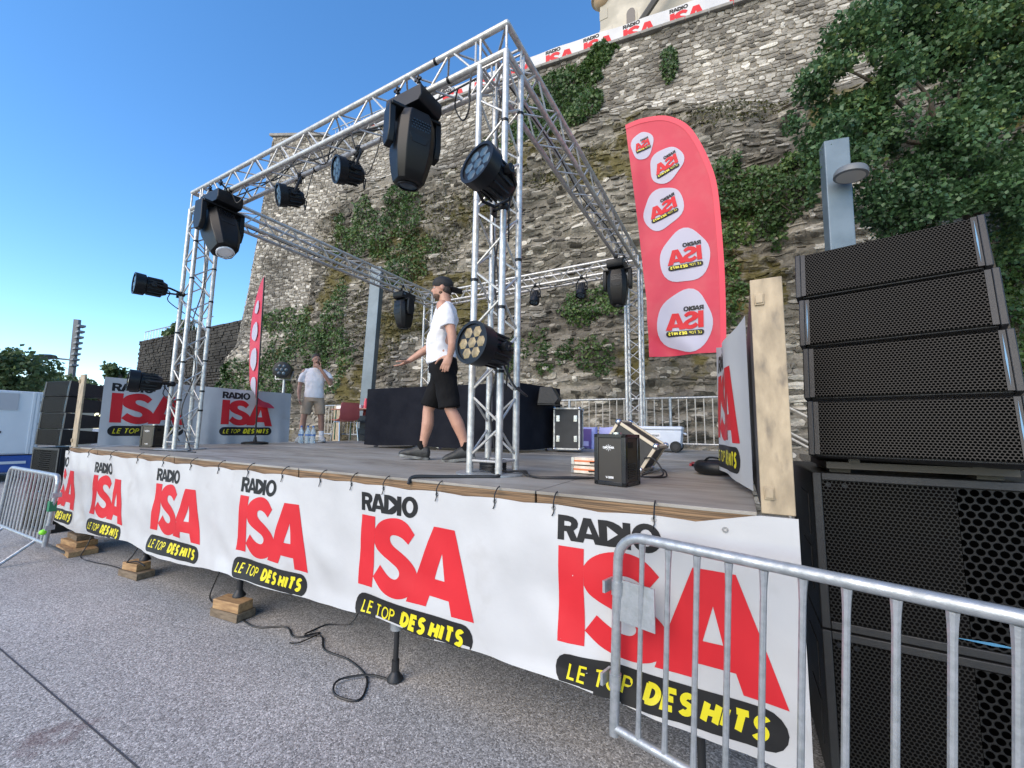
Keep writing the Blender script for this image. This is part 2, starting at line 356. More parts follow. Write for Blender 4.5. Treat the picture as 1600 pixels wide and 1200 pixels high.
def put_logo(parent, fn, u0, v0, sc=1.0, mirror=False, clip=None, art=LOGO, name='printed_logo', rot=0, k=1):
    """fn(u,v,off)->world point of the cloth"""
    b = MB()
    for (vs, fs), mi, off in art:
        b.cm = mi; pts = []
        for x, z in vs:
            if mirror: x = .92-x
            X, Z = x*sc*math.cos(rot)-z*sc*math.sin(rot), x*sc*math.sin(rot)+z*sc*math.cos(rot)
            pts.append((u0+X, v0+Z))
        ff = fs
        if clip: ff = [f for f in fs if clip(sum(pts[i][0] for i in f)/len(f), sum(pts[i][1] for i in f)/len(f))]
        b.add([fn(p[0], p[1], off*k) for p in pts], ff)
    used = sorted({i for f in b.f for i in f}); mp = {i: n for n, i in enumerate(used)}
    b.v = [b.v[i] for i in used]; b.f = [tuple(mp[i] for i in f) for f in b.f]
    return b.build(name, [red_p, blk_p, yel_p], parent, fix=False)
def cloth(name, fn, us, vs_fn, nv, mats, parent=None, **kw):
    """grid over us x [0..1]; vs_fn(u,t)->v"""
    b = MB(); n = len(us)
    vv = [fn(u, vs_fn(u, j/nv), 0) for j in range(nv+1) for u in us]
    b.add(vv, [(j*n+i, j*n+i+1, (j+1)*n+i+1, (j+1)*n+i) for j in range(nv) for i in range(n-1)])
    return b.build(name, mats, parent, fix=False, **kw)
# ---------------------------------------------------------------- front banner
BOT = [(-6.62, -.93), (-6.2, -.96), (-5.6, -1.0), (-4.9, -.95), (-4.15, -.90), (-3.4, -.945), (-2.9, -.94), (-2.33, -.875), (-1.7, -.885), (-1.1, -.87), (-.52, -.845), (-.1, -.855), (.3, -.835), (.75, -.848), (1.15, -.885), (1.62, -.915)]
def bot(u): return float(np.interp(u, [p[0] for p in BOT], [p[1] for p in BOT]))
TIE = [1.1, .62, .28, -.12, -.55, -.86, -1.18, -1.62, -2.1, -2.55, -3.05, -3.6, -4.2, -4.9, -5.6, -6.3]
def ban(u, v, off):
    t = min(1, max(0, (v+.01)/-.9))
    x = u; y = -.505
    y -= .014*math.sin(u*3.1+1)*t+.009*math.sin(u*9+v*4)*t*(1-.4*t)+.012*(mnoise.noise(Vector((u*3.1+v*2.2, v*2.6-u*.7, 17)))**2)*4*t
    y -= .016*mnoise.noise(Vector((u*1.7, v*2.1, 3)))*min(1, t*3)+.010*mnoise.noise(Vector((u*5+v*3, v*4.5, 8)))
    dt = min(abs(u-q) for q in TIE)
    y += .010*math.exp(-(dt/.05)**2)*math.exp(-t*6)
    y -= .03*max(0, t-.86)/.14*abs(math.sin(u*2.2))
    z = v
    if u < -6.42:      # wraps round the left corner of the stage
        k = (-6.42-u); x = -6.42-.05*math.sin(min(1.4, k*8)); y += k*.9
    return (x, y-off, z)
def btop(u):
    q = sorted(TIE, key=lambda t: abs(t-u))[:1][0]; d = abs(u-q)
    return (-.050 if u < 1.3 else -.050+.046*min(1, (u-1.3)/.2))-.014*min(1, (d/.25)**2)*(u < 1.3)
us = list(np.arange(-6.62, 1.6301, .03))
banner = cloth('front_banner', ban, us, lambda u, t: btop(u)+(bot(u)-btop(u))*t, 30, white_v, None, loc=(-2.5, -.505, -.9))
tag(banner, 'long white vinyl banner with six red logos hung along the stage front', 'banner')
for u0, v0, sc in ((.645, -.095, 1), (-.745, -.104, 1), (-2.165, -.106, 1.0), (-3.70, -.125, 1.02), (-5.33, -.145, 1.04), (-6.75, -.14, 1.04)):
    put_logo(banner, ban, u0, v0, sc, clip=lambda u, v: u > -6.6 and v > bot(u)+.004)
for q in TIE:
    p = Vector(ban(q, -.066, .004)); t = MB()
    t.tube(arc([p, p+Vector((.004, -.008, .03)), p+Vector((.002, .02, .062)), p+Vector((0, .05, .072))], 4), .0035, 5)
    t.tube(arc([p, p+Vector((.003, -.007, -.02)), p+Vector((-.006, -.006, -.04))], 4), .003, 5)
    t.build('cable_tie', cable_m, banner)
for q in [1.38]+TIE:
    p = Vector(ban(q, -.068 if q < 1.3 else -.075, .002)); t = MB()
    t.lathe([(.006, 0), (.012, 0), (.012, .002), (.006, .002)], 12, frame(p, p+Vector((0, -1, 0))), caps=False); t.build('eyelet', chrome, banner)
# ---------------------------------------------------------------- truss rig
S_, W_, D_, ZL = .24, 4.914, 4.9455, 3.2013
ZU = ZL+S_
rig = thing('truss_frame', 'square silver aluminium lattice truss frame on four towers over the stage', 'truss', (-2.4, 2.4, 0))
braceM = MB().cyl((0, 0, 0), (0, 0, 1), .009, n=7, caps=False).mesh('brace', [alu])
NB = [0]; REST = MB()
def chord(p, q, r=.025):
    b = MB(); b.cyl(p, q, r, n=16); return b.build('chord', alu, rig)
def brace(par, p, q, single=True):
    if single and NB[0] < 295:
        d = Vector(q)-Vector(p); m = frame(p, q) @ Matrix.Diagonal((1, 1, d.length, 1))
        o = inst('brace', braceM, par, WM[rig].inverted() @ m); NB[0] += 1
    else: REST.cyl(p, q, .009, n=6, caps=False)
def lattice(ch, a, b, axis, single, pitch=.235, ph0=0):
    """ch: 4 chord axes points (others fixed); zig-zag braces on four faces along axis between a and b"""
    n = max(2, round((b-a-.12)/pitch)); st = (b-a-.12)/n
    for k in range(4):
        c0, c1 = ch[k][1], ch[(k+1) % 4][1]; par = ch[k][0]
        for i in range(n):
            t0, t1 = a+.06+i*st+.018, a+.06+(i+1)*st-.018
            p, q = list(c0), list(c1)
            if (i+k+ph0) % 2: p, q = list(c1), list(c0)
            p[axis], q[axis] = t0, t1; brace(par, p, q, single)
        for t in (a+.045, b-.045):
            p, q = list(c0), list(c1); p[axis] = q[axis] = t; brace(par, p, q, single)
def tower(x0, y0, z1s, single):
    ch = []
    for (dx, dy), z1 in zip(((0, 0), (S_, 0), (S_, S_), (0, S_)), z1s):
        p = (x0+dx, y0+dy, .012); c = chord(p, (p[0], p[1], z1)); ch.append((c, p))
        f = MB()
        for zz in (.05, 1.02, 2.05):
            if zz < z1: f.cyl((p[0], p[1], zz-.004), (p[0], p[1], zz+.004), .0275, n=16)
        f.build('ferrule', alu, c)
    lattice(ch, .05, ZL, 2, single)
    b = MB(); b.lathe([(.265, 0), (.265, .010), (.258, .012)], 36, M4((x0+S_/2, y0+S_/2, .001))); b.build('base_plate', galv, rig)
tower(-S_, 0, (ZL-.02, ZL, ZL-.02, ZL-.02), True)
tower(-W_, 0, (ZL, ZL-.02, ZL-.02, ZL-.02), True)
def beam(axis, a, b, f0, f1, single, outer):
    ch = []
    for f, z in ((f0, ZL), (f1, ZL), (f1, ZU), (f0, ZU)):
        ex = 0 if f == outer else S_
        p = [0, 0, z]; q = [0, 0, z]; p[1-axis] = q[1-axis] = f; p[axis] = a+ex; q[axis] = b-ex
        ch.append((chord(p, q), p))
    lattice([(c, tuple(p)) for c, p in ch], a+S_, b-S_, axis, single)
beam(0, -W_, 0, 0, S_, True, 0)
beam(1, 0, D_, 0, -S_, True, 0)
tower(-S_, D_-S_, (ZL,)*4, False)
tower(-W_, D_-S_, (ZL,)*4, False)
beam(1, 0, D_, -W_, -W_+S_, False, -W_)
beam(0, -W_, 0, D_, D_-S_, False, D_)
for x, y, sx, sy in ((0, 0, -1, 1), (-W_, 0, 1, 1), (0, D_, -1, -1), (-W_, D_, 1, -1)):
    for dx, dy in ((0, 0), (sx*S_, 0), (0, sy*S_), (sx*S_, sy*S_)):
        REST.cyl((x+dx, y+dy, ZL), (x+dx, y+dy, ZU), .011, n=8); REST.ell((x+dx, y+dy, ZU), (.025, .025, .025)); REST.ell((x+dx, y+dy, ZL), (.025, .025, .025))
    for z in (ZL, ZU):
        for a, b in (((0, S_), (S_, S_)), ((S_, 0), (S_, S_)), ((0, 0), (S_, S_))):
            REST.cyl((x+sx*a[0], y+sy*a[1], z), (x+sx*b[0], y+sy*b[1], z), .011, n=8)
tag(REST.build('lacing', alu, rig, fix=False), kind='stuff')
for bx_, by_, bz_ in [(0, 0, z) for z in (.72, 1.18, 2.62)]+[(-S_, 0, z) for z in (1.42, 2.3)]+[(0, S_, z) for z in (.62, 1.62, 2.85)]+[(-W_+S_, 0, z) for z in (.62, 1.1, 2.2, 2.7)]+[(-W_+S_, S_, z) for z in (.5, .75, 1.15, 1.6, 1.95, 2.4)]+[(-W_, 0, 1.5)]:
    b = MB(); b.cyl((bx_, by_, bz_-.011), (bx_, by_, bz_+.011), .0285, n=14); b.build('velcro_band', blk, rig)
for x_, f_, zz in [(-1.35, S_, ZL), (-2.3, S_, ZL), (-2.62, S_, ZL), (-3.35, S_, ZL), (-3.9, 0, ZL), (-.55, 0, ZL), (-.7, 0, ZU)]:
    b = MB(); b.cyl((x_-.012, f_, zz), (x_+.012, f_, zz), .0285, n=14); b.build('velcro_band', blk, rig)
# ---------------------------------------------------------------- upright deck panels at the two ends of the stage
def end_panel(x0, x1, lab, inner):
    t = thing('upright_deck_panel', lab, 'panel', ((x0+x1)/2, .2, 0), 0, 'deck panels stood on edge at the stage ends')
    b = MB(); b.bx((x0, -.50, .004), (x1, -.478, .958)); b.build('edge_board', postm, t, bevel=.003)
    b = MB()
    if inner < 0: b.bx((x0+.004, -.476, .006), (x1-.03 if inner < 0 else x1-.004, .9, .955)); b.bx((x0+.03, -.476, .005), (x1-.03, .9 if inner < 0 else -.44, .95)); b.build('side_board', darkst, t)
    for z in (.085, .87):
        b = MB(); b.box((x0+.03, -.504, z), (.034, .01, .05)); b.box((x0+.03, -.511, z), (.026, .006, .036)); b.build('corner_fitting', postm, t, bevel=.002)
    return t
end_panel(1.510, 1.624, 'pale plywood deck stood on edge beside the right speaker stack', -1)
end_panel(-6.27, -6.10, 'narrow pale plywood deck stood on edge by the left speaker stack', 1)
# ---------------------------------------------------------------- side banners
def sban(u, v, off):
    y = u; t = min(1, max(0, (.96-v)/.95))
    return (-6.10+off+.03*math.sin(u*7)*.4+.022*mnoise.noise(Vector((u*3.2, v*.8, 1)))+.01*math.sin(u*21+v)*t+.02*t, y, v)
sb = cloth('side_banner', sban, list(np.arange(-.30, 2.40, .03)), lambda u, t: .95-.02*math.sin((u+.3)*.95)-(.93)*t, 24, white_v, None, loc=(-6.1, 1.2, .02))
tag(sb, 'white vinyl banner with two red logos hung along the left side of the stage', 'banner')
put_logo(sb, sban, -.215, .875, .95); put_logo(sb, sban, 1.155, .875, .95)
def rban(u, v, off):     # u 0 (far, free end) .. 1 (near, tied to the panel)
    p, q = Vector((1.345, 1.02)), Vector((1.497, -.05))
    d = p+(q-p)*u; bend = .05*math.sin(u*math.pi)+.03*math.sin(u*9+v*2)*(1-u)
    t = (.93-v)/.9
    return (d.x-bend-off-.05*u*(1-u)*t, d.y-.05*math.sin(u*5)+.02*t, v)
rb = cloth('loose_banner', rban, list(np.linspace(0, 1, 34)), lambda u, t: (.965-.03*u-.07*math.sin(u*3.14))*(1-t)+(.05+.03*math.sin(u*3)-.03*u)*t, 24, white_v, None, loc=(1.4, .4, .02))
tag(rb, 'loose white banner hanging against the deck panel at the right end of the stage', 'banner')
put_logo(rb, lambda u, v, o: rban(u/1.25, v, o), .16, .86, 1.0, clip=lambda u, v: .02 < u < 1.2)
# ---------------------------------------------------------------- crowd barriers
def barrier(p0, p1, top0, zt, zb, n, lab, rT=.021, rb_=.0105, marks=False, feet=True):
    """p0,p1 bottom rail ends (x,y); top0 lean offset (x,y)"""
    a, b = Vector((*p0, zb)), Vector((*p1, zb)); L = (b-a).length; d = (b-a)/L; lean = Vector((*top0, zt-zb))
    t = thing('crowd_barrier', lab, 'barrier', ((a.x+b.x)/2, (a.y+b.y)/2, ZG), 0, 'galvanised crowd barriers')
    r = .11; up = lean.normalized(); H = lean.length
    pts = [a-up*.03, a+up*(H-r)]+[a+up*(H-r)+up*r*math.sin(k*math.pi/12)+d*r*(1-math.cos(k*math.pi/12)) for k in range(1, 7)]
    pe = [b-up*.03, b+up*(H-r)]+[b+up*(H-r)+up*r*math.sin(k*math.pi/12)-d*r*(1-math.cos(k*math.pi/12)) for k in range(1, 7)]
    f = MB(); f.tube(pts+pe[::-1], rT, 12); fr = f.build('hoop_rail', galv, t)
    f = MB(); f.cyl(a, b, rT*.86, n=12); f.build('bottom_rail', galv, t)
    for i in range(1, n+1):
        p = a+d*(L*i/(n+1)); q = p+up*(H-.012); m = MB()
        m.tube([p+up*.012, p+up*.045, p+up*.08, q-up*.09, q-up*.045, q-up*.008], [rb_*1.25, rb_*1.1, rb_, rb_, rb_*1.15, rb_*1.4], 8)
        m.build('bar', galv, t)
    nrm = d.cross(Vector((0, 0, 1))).normalized()
    if feet:
        for k in (.16, .84):
            c = a+d*L*k; m = MB()
            for s_ in (-1, 1):
                e = c+nrm*s_*.28; e.z = ZG+.012
                m.tube([c, c+(e-c)*.5, e], .017, 8)
            m.build('foot', galv, t)
    for h, s_ in ((H*.72, 1), (H*.24, 1)):
        m = MB(); p = a+up*h
        m.box((0, 0, 0), (.012, .075, .05), Matrix.Translation(p-d*.045) @ Matrix.Rotation(math.atan2(d.y, d.x), 4, 'Z'))
        m.cyl(p-up*.03, p+up*.03, rT*1.22, n=12); m.build('hook', galv, t)
    if marks:
        m = MB(); m.box((0, 0, 0), (.16, .006, .17), Matrix.Translation(a+up*(H*.66)+d*.09) @ Matrix.Rotation(math.atan2(d.y, d.x), 4, 'Z')); m.build('plate', galv, t)
    return t
bd = Vector((1.065, -.281)).normalized()
b0 = Vector((.925, -.545))
barrier(b0, b0+bd*2.2, (.045, -.055), -.125, -.945, 19, 'galvanised crowd barrier in front of the right speaker stack', marks=True)
lb = barrier((-5.40, -.82), (-7.15, -.86), (.10, .02), -.285, -1.03, 13, 'galvanised crowd barrier standing at the left end of the stage', rT=.024)
grn = mat('green_tape', (.01, .16, .07), .5); lime = mat('lime_clip', (.25, .75, .03), .4)
m = MB(); m.box((-5.355, -.815, -.62), (.07, .06, .11)); m.build('tape_band', grn, lb)
m = MB(); m.ell((-5.385, -.85, -.90), (.035, .035, .03)); m.build('clip', lime, lb)
# ---------------------------------------------------------------- speaker grilles
def grille(name, pitch, r, c, hole, rough=.5):
    m = bpy.data.materials.new(name); m.use_nodes = True; t = m.node_tree; b = t.nodes['Principled BSDF']; L = t.links.new; N = t.nodes.new
    tc = N('ShaderNodeTexCoord'); sp = N('ShaderNodeSeparateXYZ'); L(tc.outputs['Object'], sp.inputs[0])
    def mth(op, a, bb=None):
        n = N('ShaderNodeMath'); n.operation = op
        for i, q in enumerate((a, bb)):
            if q is None: continue
            if isinstance(q, (int, float)): n.inputs[i].default_value = q
            else: L(q, n.inputs[i])
        return n.outputs[0]
    px = mth('DIVIDE', sp.outputs['X'], pitch); pz = mth('DIVIDE', sp.outputs['Z'], pitch*1.732)
    def dist(o):
        fx = mth('SUBTRACT', mth('FRACT', mth('ADD', px, o)), .5); fz = mth('MULTIPLY', mth('SUBTRACT', mth('FRACT', mth('ADD', pz, o)), .5), 1.732)
        return mth('SQRT', mth('ADD', mth('MULTIPLY', fx, fx), mth('MULTIPLY', fz, fz)))
    dm = mth('MINIMUM', dist(100.0), dist(100.5))
    mr = N('ShaderNodeMapRange'); mr.inputs[1].default_value = r-.04; mr.inputs[2].default_value = r+.04; L(dm, mr.inputs[0])
    mx = N('ShaderNodeMix'); mx.data_type = 'RGBA'; L(mr.outputs[0], mx.inputs[0]); mx.inputs[6].default_value = (*hole, 1); mx.inputs[7].default_value = (*c, 1); L(mx.outputs[2], b.inputs['Base Color'])
    bp = N('ShaderNodeBump'); bp.inputs['Strength'].default_value = 1; bp.inputs['Distance'].default_value = .003; L(mr.outputs[0], bp.inputs['Height']); L(bp.outputs[0], b.inputs['Normal'])
    b.inputs['Roughness'].default_value = rough
    s2 = N('ShaderNodeMapRange'); s2.inputs[3].default_value = 0; s2.inputs[4].default_value = .22; L(mr.outputs[0], s2.inputs[0]); L(s2.outputs[0], b.inputs['Specular IOR Level'])
    return m
gr_a = grille('fine_perforated_grille', .0125, .36, (.015, .0133, .011), (.001, .0012, .0012))
gr_s = grille('sub_perforated_grille', .0165, .36, (.0115, .0108, .0095), (.0032, .0031, .003))
gr_p = grille('port_grille', .034, .40, (.011, .011, .0105), (.0006, .0006, .0006))
cab = mat('speaker_paint', (.011, .0115, .0125), .45, 0, (.017, .0165, .016), 30, .25, 350)
blueL = mat('blue_strip', (.06, .20, .34), .4)
def array_box(w_, h, lab, side):
    t = thing('line_array_speaker', lab, 'loudspeaker', (0, 0, 0), 0, 'line array speakers')
    b = MB(); b.prism([(0, 0), (.42, .03), (.42, h-.03), (0, h)], w_-.05, Matrix.Translation((w_-.025, 0.012, 0)) @ Matrix.Rotation(R(90), 4, 'Z'))
    b.build('cabinet', cab, t, world=False, bevel=.004)
    g = MB(); g.box((w_/2, .004, h/2), (w_-.075, .012, h-.012)); g.build('grille', gr_a, t, world=False, bevel=.003)
    for x in (.012, w_-.012):
        e = MB(); e.prism([(-.006, 0), (.38, .03), (.38, h-.03), (-.006, h)], .024, Matrix.Translation((x+.012, 0, 0)) @ Matrix.Rotation(R(90), 4, 'Z')); ee = e.build('side_rail', cab, t, world=False, bevel=.004)
        e = MB(); e.box((x+(.022 if x < .1 else -.022), -.001, h/2), (.018, .008, h-.01)); e.build('grille_margin', cab, ee, world=False)
    x = .034 if side < 0 else w_-.034
    e = MB(); e.add([(x, -.008, .02), (x+.0028, -.008, h*.5), (x, -.008, h-.02), (x-.0028, -.008, h*.5)], [(0, 1, 2, 3)]); e.build('light_strip', blueL, t, world=False)
    return t
def place(t, loc, rz, rx):
    t.location = loc; t.rotation_euler = (rx, 0, rz)
EL = .268
names = ['bottom', 'third', 'second', 'top']
for i in range(4):
    t = array_box(.672, EL-.012, f'{["lowest", "second lowest", "second highest", "topmost"][i]} black line array speaker of the large stack on the right', [1, 1, -1, 1][i])
    place(t, (1.722+.003*i, -.10+.058*i, .222+.2645*i), R(-13.8)+R([.5, 0, -.6, .8][i]), R(-11.5-[0, .8, 1.6, 3.2][i]))
def sub(w_, h, d, lab):
    t = thing('subwoofer', lab, 'subwoofer', (0, 0, 0), 0, 'subwoofers')
    b = MB(); b.bx((0, .02, 0), (w_, d, h)); b.build('cabinet', cab, t, world=False, bevel=.008)
    f = MB(); bw = .035
    f.bx((0, 0, 0), (bw, .0195, h)); f.bx((w_-bw, 0, 0), (w_, .0195, h)); f.bx((bw, 0, 0), (w_-bw, .0195, bw)); f.bx((bw, 0, h-bw), (w_-bw, .0195, h)); f.build('front_frame', cab, t, world=False, bevel=.004)
    pw = .30
    for x0, x1, m_ in ((bw+.003, (w_-pw)/2, gr_s), ((w_+pw)/2, w_-bw-.003, gr_s), ((w_-pw)/2+.002, (w_+pw)/2-.002, gr_p)):
        g = MB(); g.bx((x0, .006, bw+.003), (x1, .018, h-bw-.003)); g.build('grille', m_, t, world=False)
    for x in (bw+.025, bw+.085, w_-bw-.025):
        s_ = MB(); s_.lathe([(.011, 0), (.011, .004), (.007, .004), (.006, .001), (.002, .001)], 14, Matrix.Translation((x, .006, h-bw-.02)) @ Matrix.Rotation(R(90), 4, 'X')); s_.build('grille_screw', blk, t, world=False)
    e = MB(); e.add([(w_*.34, .004, .062), (w_*.43, .004, .056), (w_*.50, .004, .062), (w_*.43, .004, .068)], [(0, 1, 2, 3)]); e.build('light_strip', blueL, t, world=False)
    for z0 in (.12, h-.32):
        q = MB(); q.bx((-.004, .16, z0), (.001, .42, z0+.2)); q.build('side_handle', darkst, t, world=False)
    return t
s1 = sub(1.28, .70, .9, 'upper black subwoofer below the line array on the right'); place(s1, (1.742, 0, -.562), 0, 0)
s2 = sub(1.28, .70, .9, 'lower black subwoofer behind the galvanised barrier on the right'); place(s2, (1.742, 0, ZG), 0, 0)
bf = MB(); bf.bx((1.80, .0, .16), (2.42, .5, .19)); 
for x in (1.86, 2.36): bf.box((x, .12, .149), (.08, .1, .021)); bf.box((x, .4, .149), (.08, .1, .021))
for x in (1.90, 2.30): bf.bx((x-.02, -.02, .19), (x+.02, .4, .225))
bf_o = bf.build('stacking_frame', mat('brown_board', (.05, .042, .03), .6), None, loc=(2.1, .2, .14)); tag(bf_o, 'flat brown stacking board between the right subwoofer and its line array', 'speaker frame')
# left stack
for i in range(4):
    t = array_box(.672, .238, f'{["lowest", "second lowest", "second highest", "topmost"][i]} line array speaker of the small stack left of the stage', 1)
    place(t, (-7.95+[.04, .05, -.01, 0][i], -.48+.008*i, -.02+.243*i), R(10), R(-1-.8*i))
s3 = sub(.75, .70, .7, 'subwoofer under the line array left of the stage, seen past the barrier'); place(s3, (-7.98, -.48, -.76), R(8), 0)
s4 = sub(.75, .50, .7, 'lowest subwoofer left of the stage, mostly hidden by the barrier'); place(s4, (-7.98, -.48, ZG), R(8), 0)
# ---------------------------------------------------------------- feather flags
red_f = mat('red_flag_polyester', (.68, .045, .085), .55, 0, (.60, .036, .07), 1.6, .1, 20, c3=(.66, .10, .12), s3=2.6, lo3=.5, hi3=.8)
red_h = mat('red_flag_hem', (.56, .012, .045), .5); wht_f = mat('white_flag_print', (.52, .52, .62), .5)
for m_ in (red_f, wht_f):
    t_ = m_.node_tree; bs = t_.nodes['Principled BSDF']; tr = t_.nodes.new('ShaderNodeBsdfTranslucent'); ms = t_.nodes.new('ShaderNodeMixShader'); ms.inputs[0].default_value = .3
    src = bs.inputs['Base Color'].links
    if src: t_.links.new(src[0].from_socket, tr.inputs[0])
    else: tr.inputs[0].default_value = bs.inputs['Base Color'].default_value
    t_.links.new(bs.outputs[0], ms.inputs[1]); t_.links.new(tr.outputs[0], ms.inputs[2]); t_.links.new(ms.outputs[0], t_.nodes['Material Output'].inputs[0])
FL = [(.432, 3.849), (.512, 2.998), (.588, 2.231), (.639, 1.717), (.645, 1.088)][::-1]
FR = [(1.367, 1.112), (1.38, 1.6), (1.380, 2.073), (1.355, 2.759), (1.296, 3.092), (1.185, 3.419), (1.065, 3.633), (.873, 3.79), (.634, 3.852), (.432, 3.849)]
FRd = arc([(x, 0, z) for x, z in FR], 8)
def fleft(z): return float(np.interp(z, [p[1] for p in FL], [p[0] for p in FL]))
def fright(z): return float(np.interp(z, [p.z for p in FRd], [p.x for p in FRd]))
def fbase(u, v, off):
    xr = fright(min(v, 3.84)); 
    k = (xr-u)
    y = 2.0+.05*math.sin(v*2.3+.5)*min(1, k*1.6)+.02*math.sin(k*9+v*3)*min(1, k*2)+.03*mnoise.noise(Vector((u*3, v*1.3, 5)))*min(1, k*3)
    y += .02*math.sin((u*.9+v)*14)*math.exp(-((v-1.2)/.25)**2)*min(1, k*3)
    return (u, y-off, v)
flag = thing('feather_flag', 'tall red feather flag with white logo patches seen mirrored from behind', 'flag', (1.34, 2, 0), 0, 'red feather flags')
b = MB(); nz, nu = 90, 26; vv = []
zs = list(np.linspace(1.1, 3.846, nz))
for z in zs:
    for i in range(nu): vv.append(fbase(fleft(z)+(fright(z)-fleft(z))*i/(nu-1), z, 0))
b.add(vv, [(j*nu+i, j*nu+i+1, (j+1)*nu+i+1, (j+1)*nu+i) for j in range(nz-1) for i in range(nu-1)])
fo = b.build('flag_cloth', red_f, flag, fix=False)
# hem
edge = [(p.x, p.z) for p in FRd]; b = MB(); vv = []
for i, (x, z) in enumerate(edge):
    nx = Vector((edge[min(i+1, len(edge)-1)][0]-edge[max(i-1, 0)][0], edge[min(i+1, len(edge)-1)][1]-edge[max(i-1, 0)][1])).normalized(); nn = Vector((-nx.y, nx.x))
    wd = .052
    for q in (0, wd*.5, wd): vv.append(fbase(x+nn.x*q, z+nn.y*q, .004))
b.add(vv, [(3*i+k, 3*i+k+1, 3*i+k+4, 3*i+k+3) for i in range(len(edge)-1) for k in range(2)])
b.build('flag_hem', red_h, fo, fix=False)
def blob(fn, cx, cz, rx, rz, ph):
    b = MB(); n = 36; rg = 9; vv = [fn(cx, cz, .007)]
    for k in range(1, rg+1):
        for i in range(n):
            a = 2*math.pi*i/n; rr = (1+.05*math.sin(3*a+ph)+.03*math.sin(5*a+2*ph))*k/rg
            vv.append(fn(cx+rx*rr*math.cos(a), cz+rz*rr*math.sin(a), .007))
    fs = [(0, 1+i, 1+(i+1) % n) for i in range(n)]+[(1+(k-1)*n+i, 1+k*n+i, 1+k*n+(i+1) % n, 1+(k-1)*n+(i+1) % n) for k in range(1, rg) for i in range(n)]
    b.add(vv, fs); return b
for cx, cz, rx, rz, ph, rt in ((.614, 3.538, .119, .16, 0, .25), (.859, 3.234, .178, .20, 1, .22), (.814, 2.736, .21, .25, 2, .2), (1.021, 2.13, .24, .29, 3.2, .06), (1.001, 1.442, .262, .322, 4, -.02)):
    bb = blob(fbase, cx, cz, rx, rz, ph).build('white_patch', wht_f, fo, fix=False)
    sc = rx*1.38/.92
    put_logo(fo, fbase, cx-.46*sc*math.cos(rt)-.385*sc*math.sin(rt), cz+.385*sc*math.cos(rt)-.46*sc*math.sin(rt), sc, mirror=True, rot=rt, k=7)
pl = MB(); pl.tube([(1.33, 1.95, .03), (1.345, 1.97, .6), (1.362, 2.004, 1.09)], .012, 8); pl.build('pole', blk, flag)
pl = MB(); pl.tube([(p.x-.012, 2.008, p.z-.004) for p in FRd[:-6:3]], .011, 8); pl.build('pole_pocket', red_h, flag)
fb_m = mat('red_steel', (.30, .02, .03), .5)
bs = MB(); bs.bx((1.04, 1.80, .002), (1.42, 1.85, .02)); bs.bx((1.04, 2.05, .002), (1.42, 2.10, .02)); bs.bx((1.02, 1.80, .002), (1.07, 2.1, .021)); bs.cyl((1.33, 1.95, .0), (1.33, 1.95, .12), .02); bs.bx((1.30, 1.845, .004), (1.36, 2.06, .019)); bs.build('base_cross', fb_m, flag)
wr = MB(); k = 22; wr.tube([(1.30+.13*math.cos(2*math.pi*i/k), 1.10+.13*math.sin(2*math.pi*i/k), .055) for i in range(k+1)], .05, 10, caps=False); wr.tube(arc([(1.20, 1.05, .09), (1.24, 1.02, .13), (1.33, 1.0, .12), (1.37, 1.03, .09)], 4), .008, 6)
wo_ = wr.build('flag_base_weight', blk, None, loc=(1.30, 1.10, 0)); tag(wo_, 'black ring-shaped water weight lying on the deck below the red flag', 'weight')
# left flag seen edge on
fl2 = thing('feather_flag', 'red feather flag seen almost edge-on beside the left side banner', 'flag', (-5.75, 1.55, 0), 0, 'red feather flags')
def f2(u, v, off):    # u 0 at the pole .. 1 free edge
    wd = .52*(1 if v < 2.2 else max(.02, math.sqrt(max(0, 1-((v-2.2)/.80)**2))))
    ang = R(166)-.05*math.sin(v*2.4)-R(52)*math.exp(-((v-.62)/.24)**2)*u
    q = u*wd
    return (-5.78-.075*(v-.9)*.55+q*math.cos(ang)+off*.35, 1.55+q*math.sin(ang)*.9-off, v-.03*u)
cl = cloth('flag_cloth', f2, list(np.linspace(0, 1, 20)), lambda u, t: 2.98-(2.98-.66)*t, 60, red_f, fl2)
for cz, sz in ((2.45, .12), (2.0, .17), (1.5, .2), (.95, .24)):
    for sgn in (1,):
        bb = blob(lambda u, v, o: f2(u, v, o*3), .5, cz, sz*1.5, sz, cz).build('white_patch', wht_f, cl, fix=False)
    sc = sz*2*.72/.92
    put_logo(cl, lambda u, v, o: f2(u, v, o*4), .5-.46*sc/.62, cz+.385*sc, sc, mirror=False, k=1, art=LOGO)
pl = MB(); pl.tube([(-5.73, 1.55, .02), (-5.745, 1.55, .5)]+[f2(0, v, 0) for v in np.linspace(.66, 2.95, 12)], .013, 8); pl.build('pole', blk, fl2)
bs = MB(); bs.lathe([(.2, 0), (.2, .03), (.16, .04), (.03, .05), (.02, .12)], 20, M4((-5.73, 1.55, .001))); bs.build('base_plate', blk, fl2)
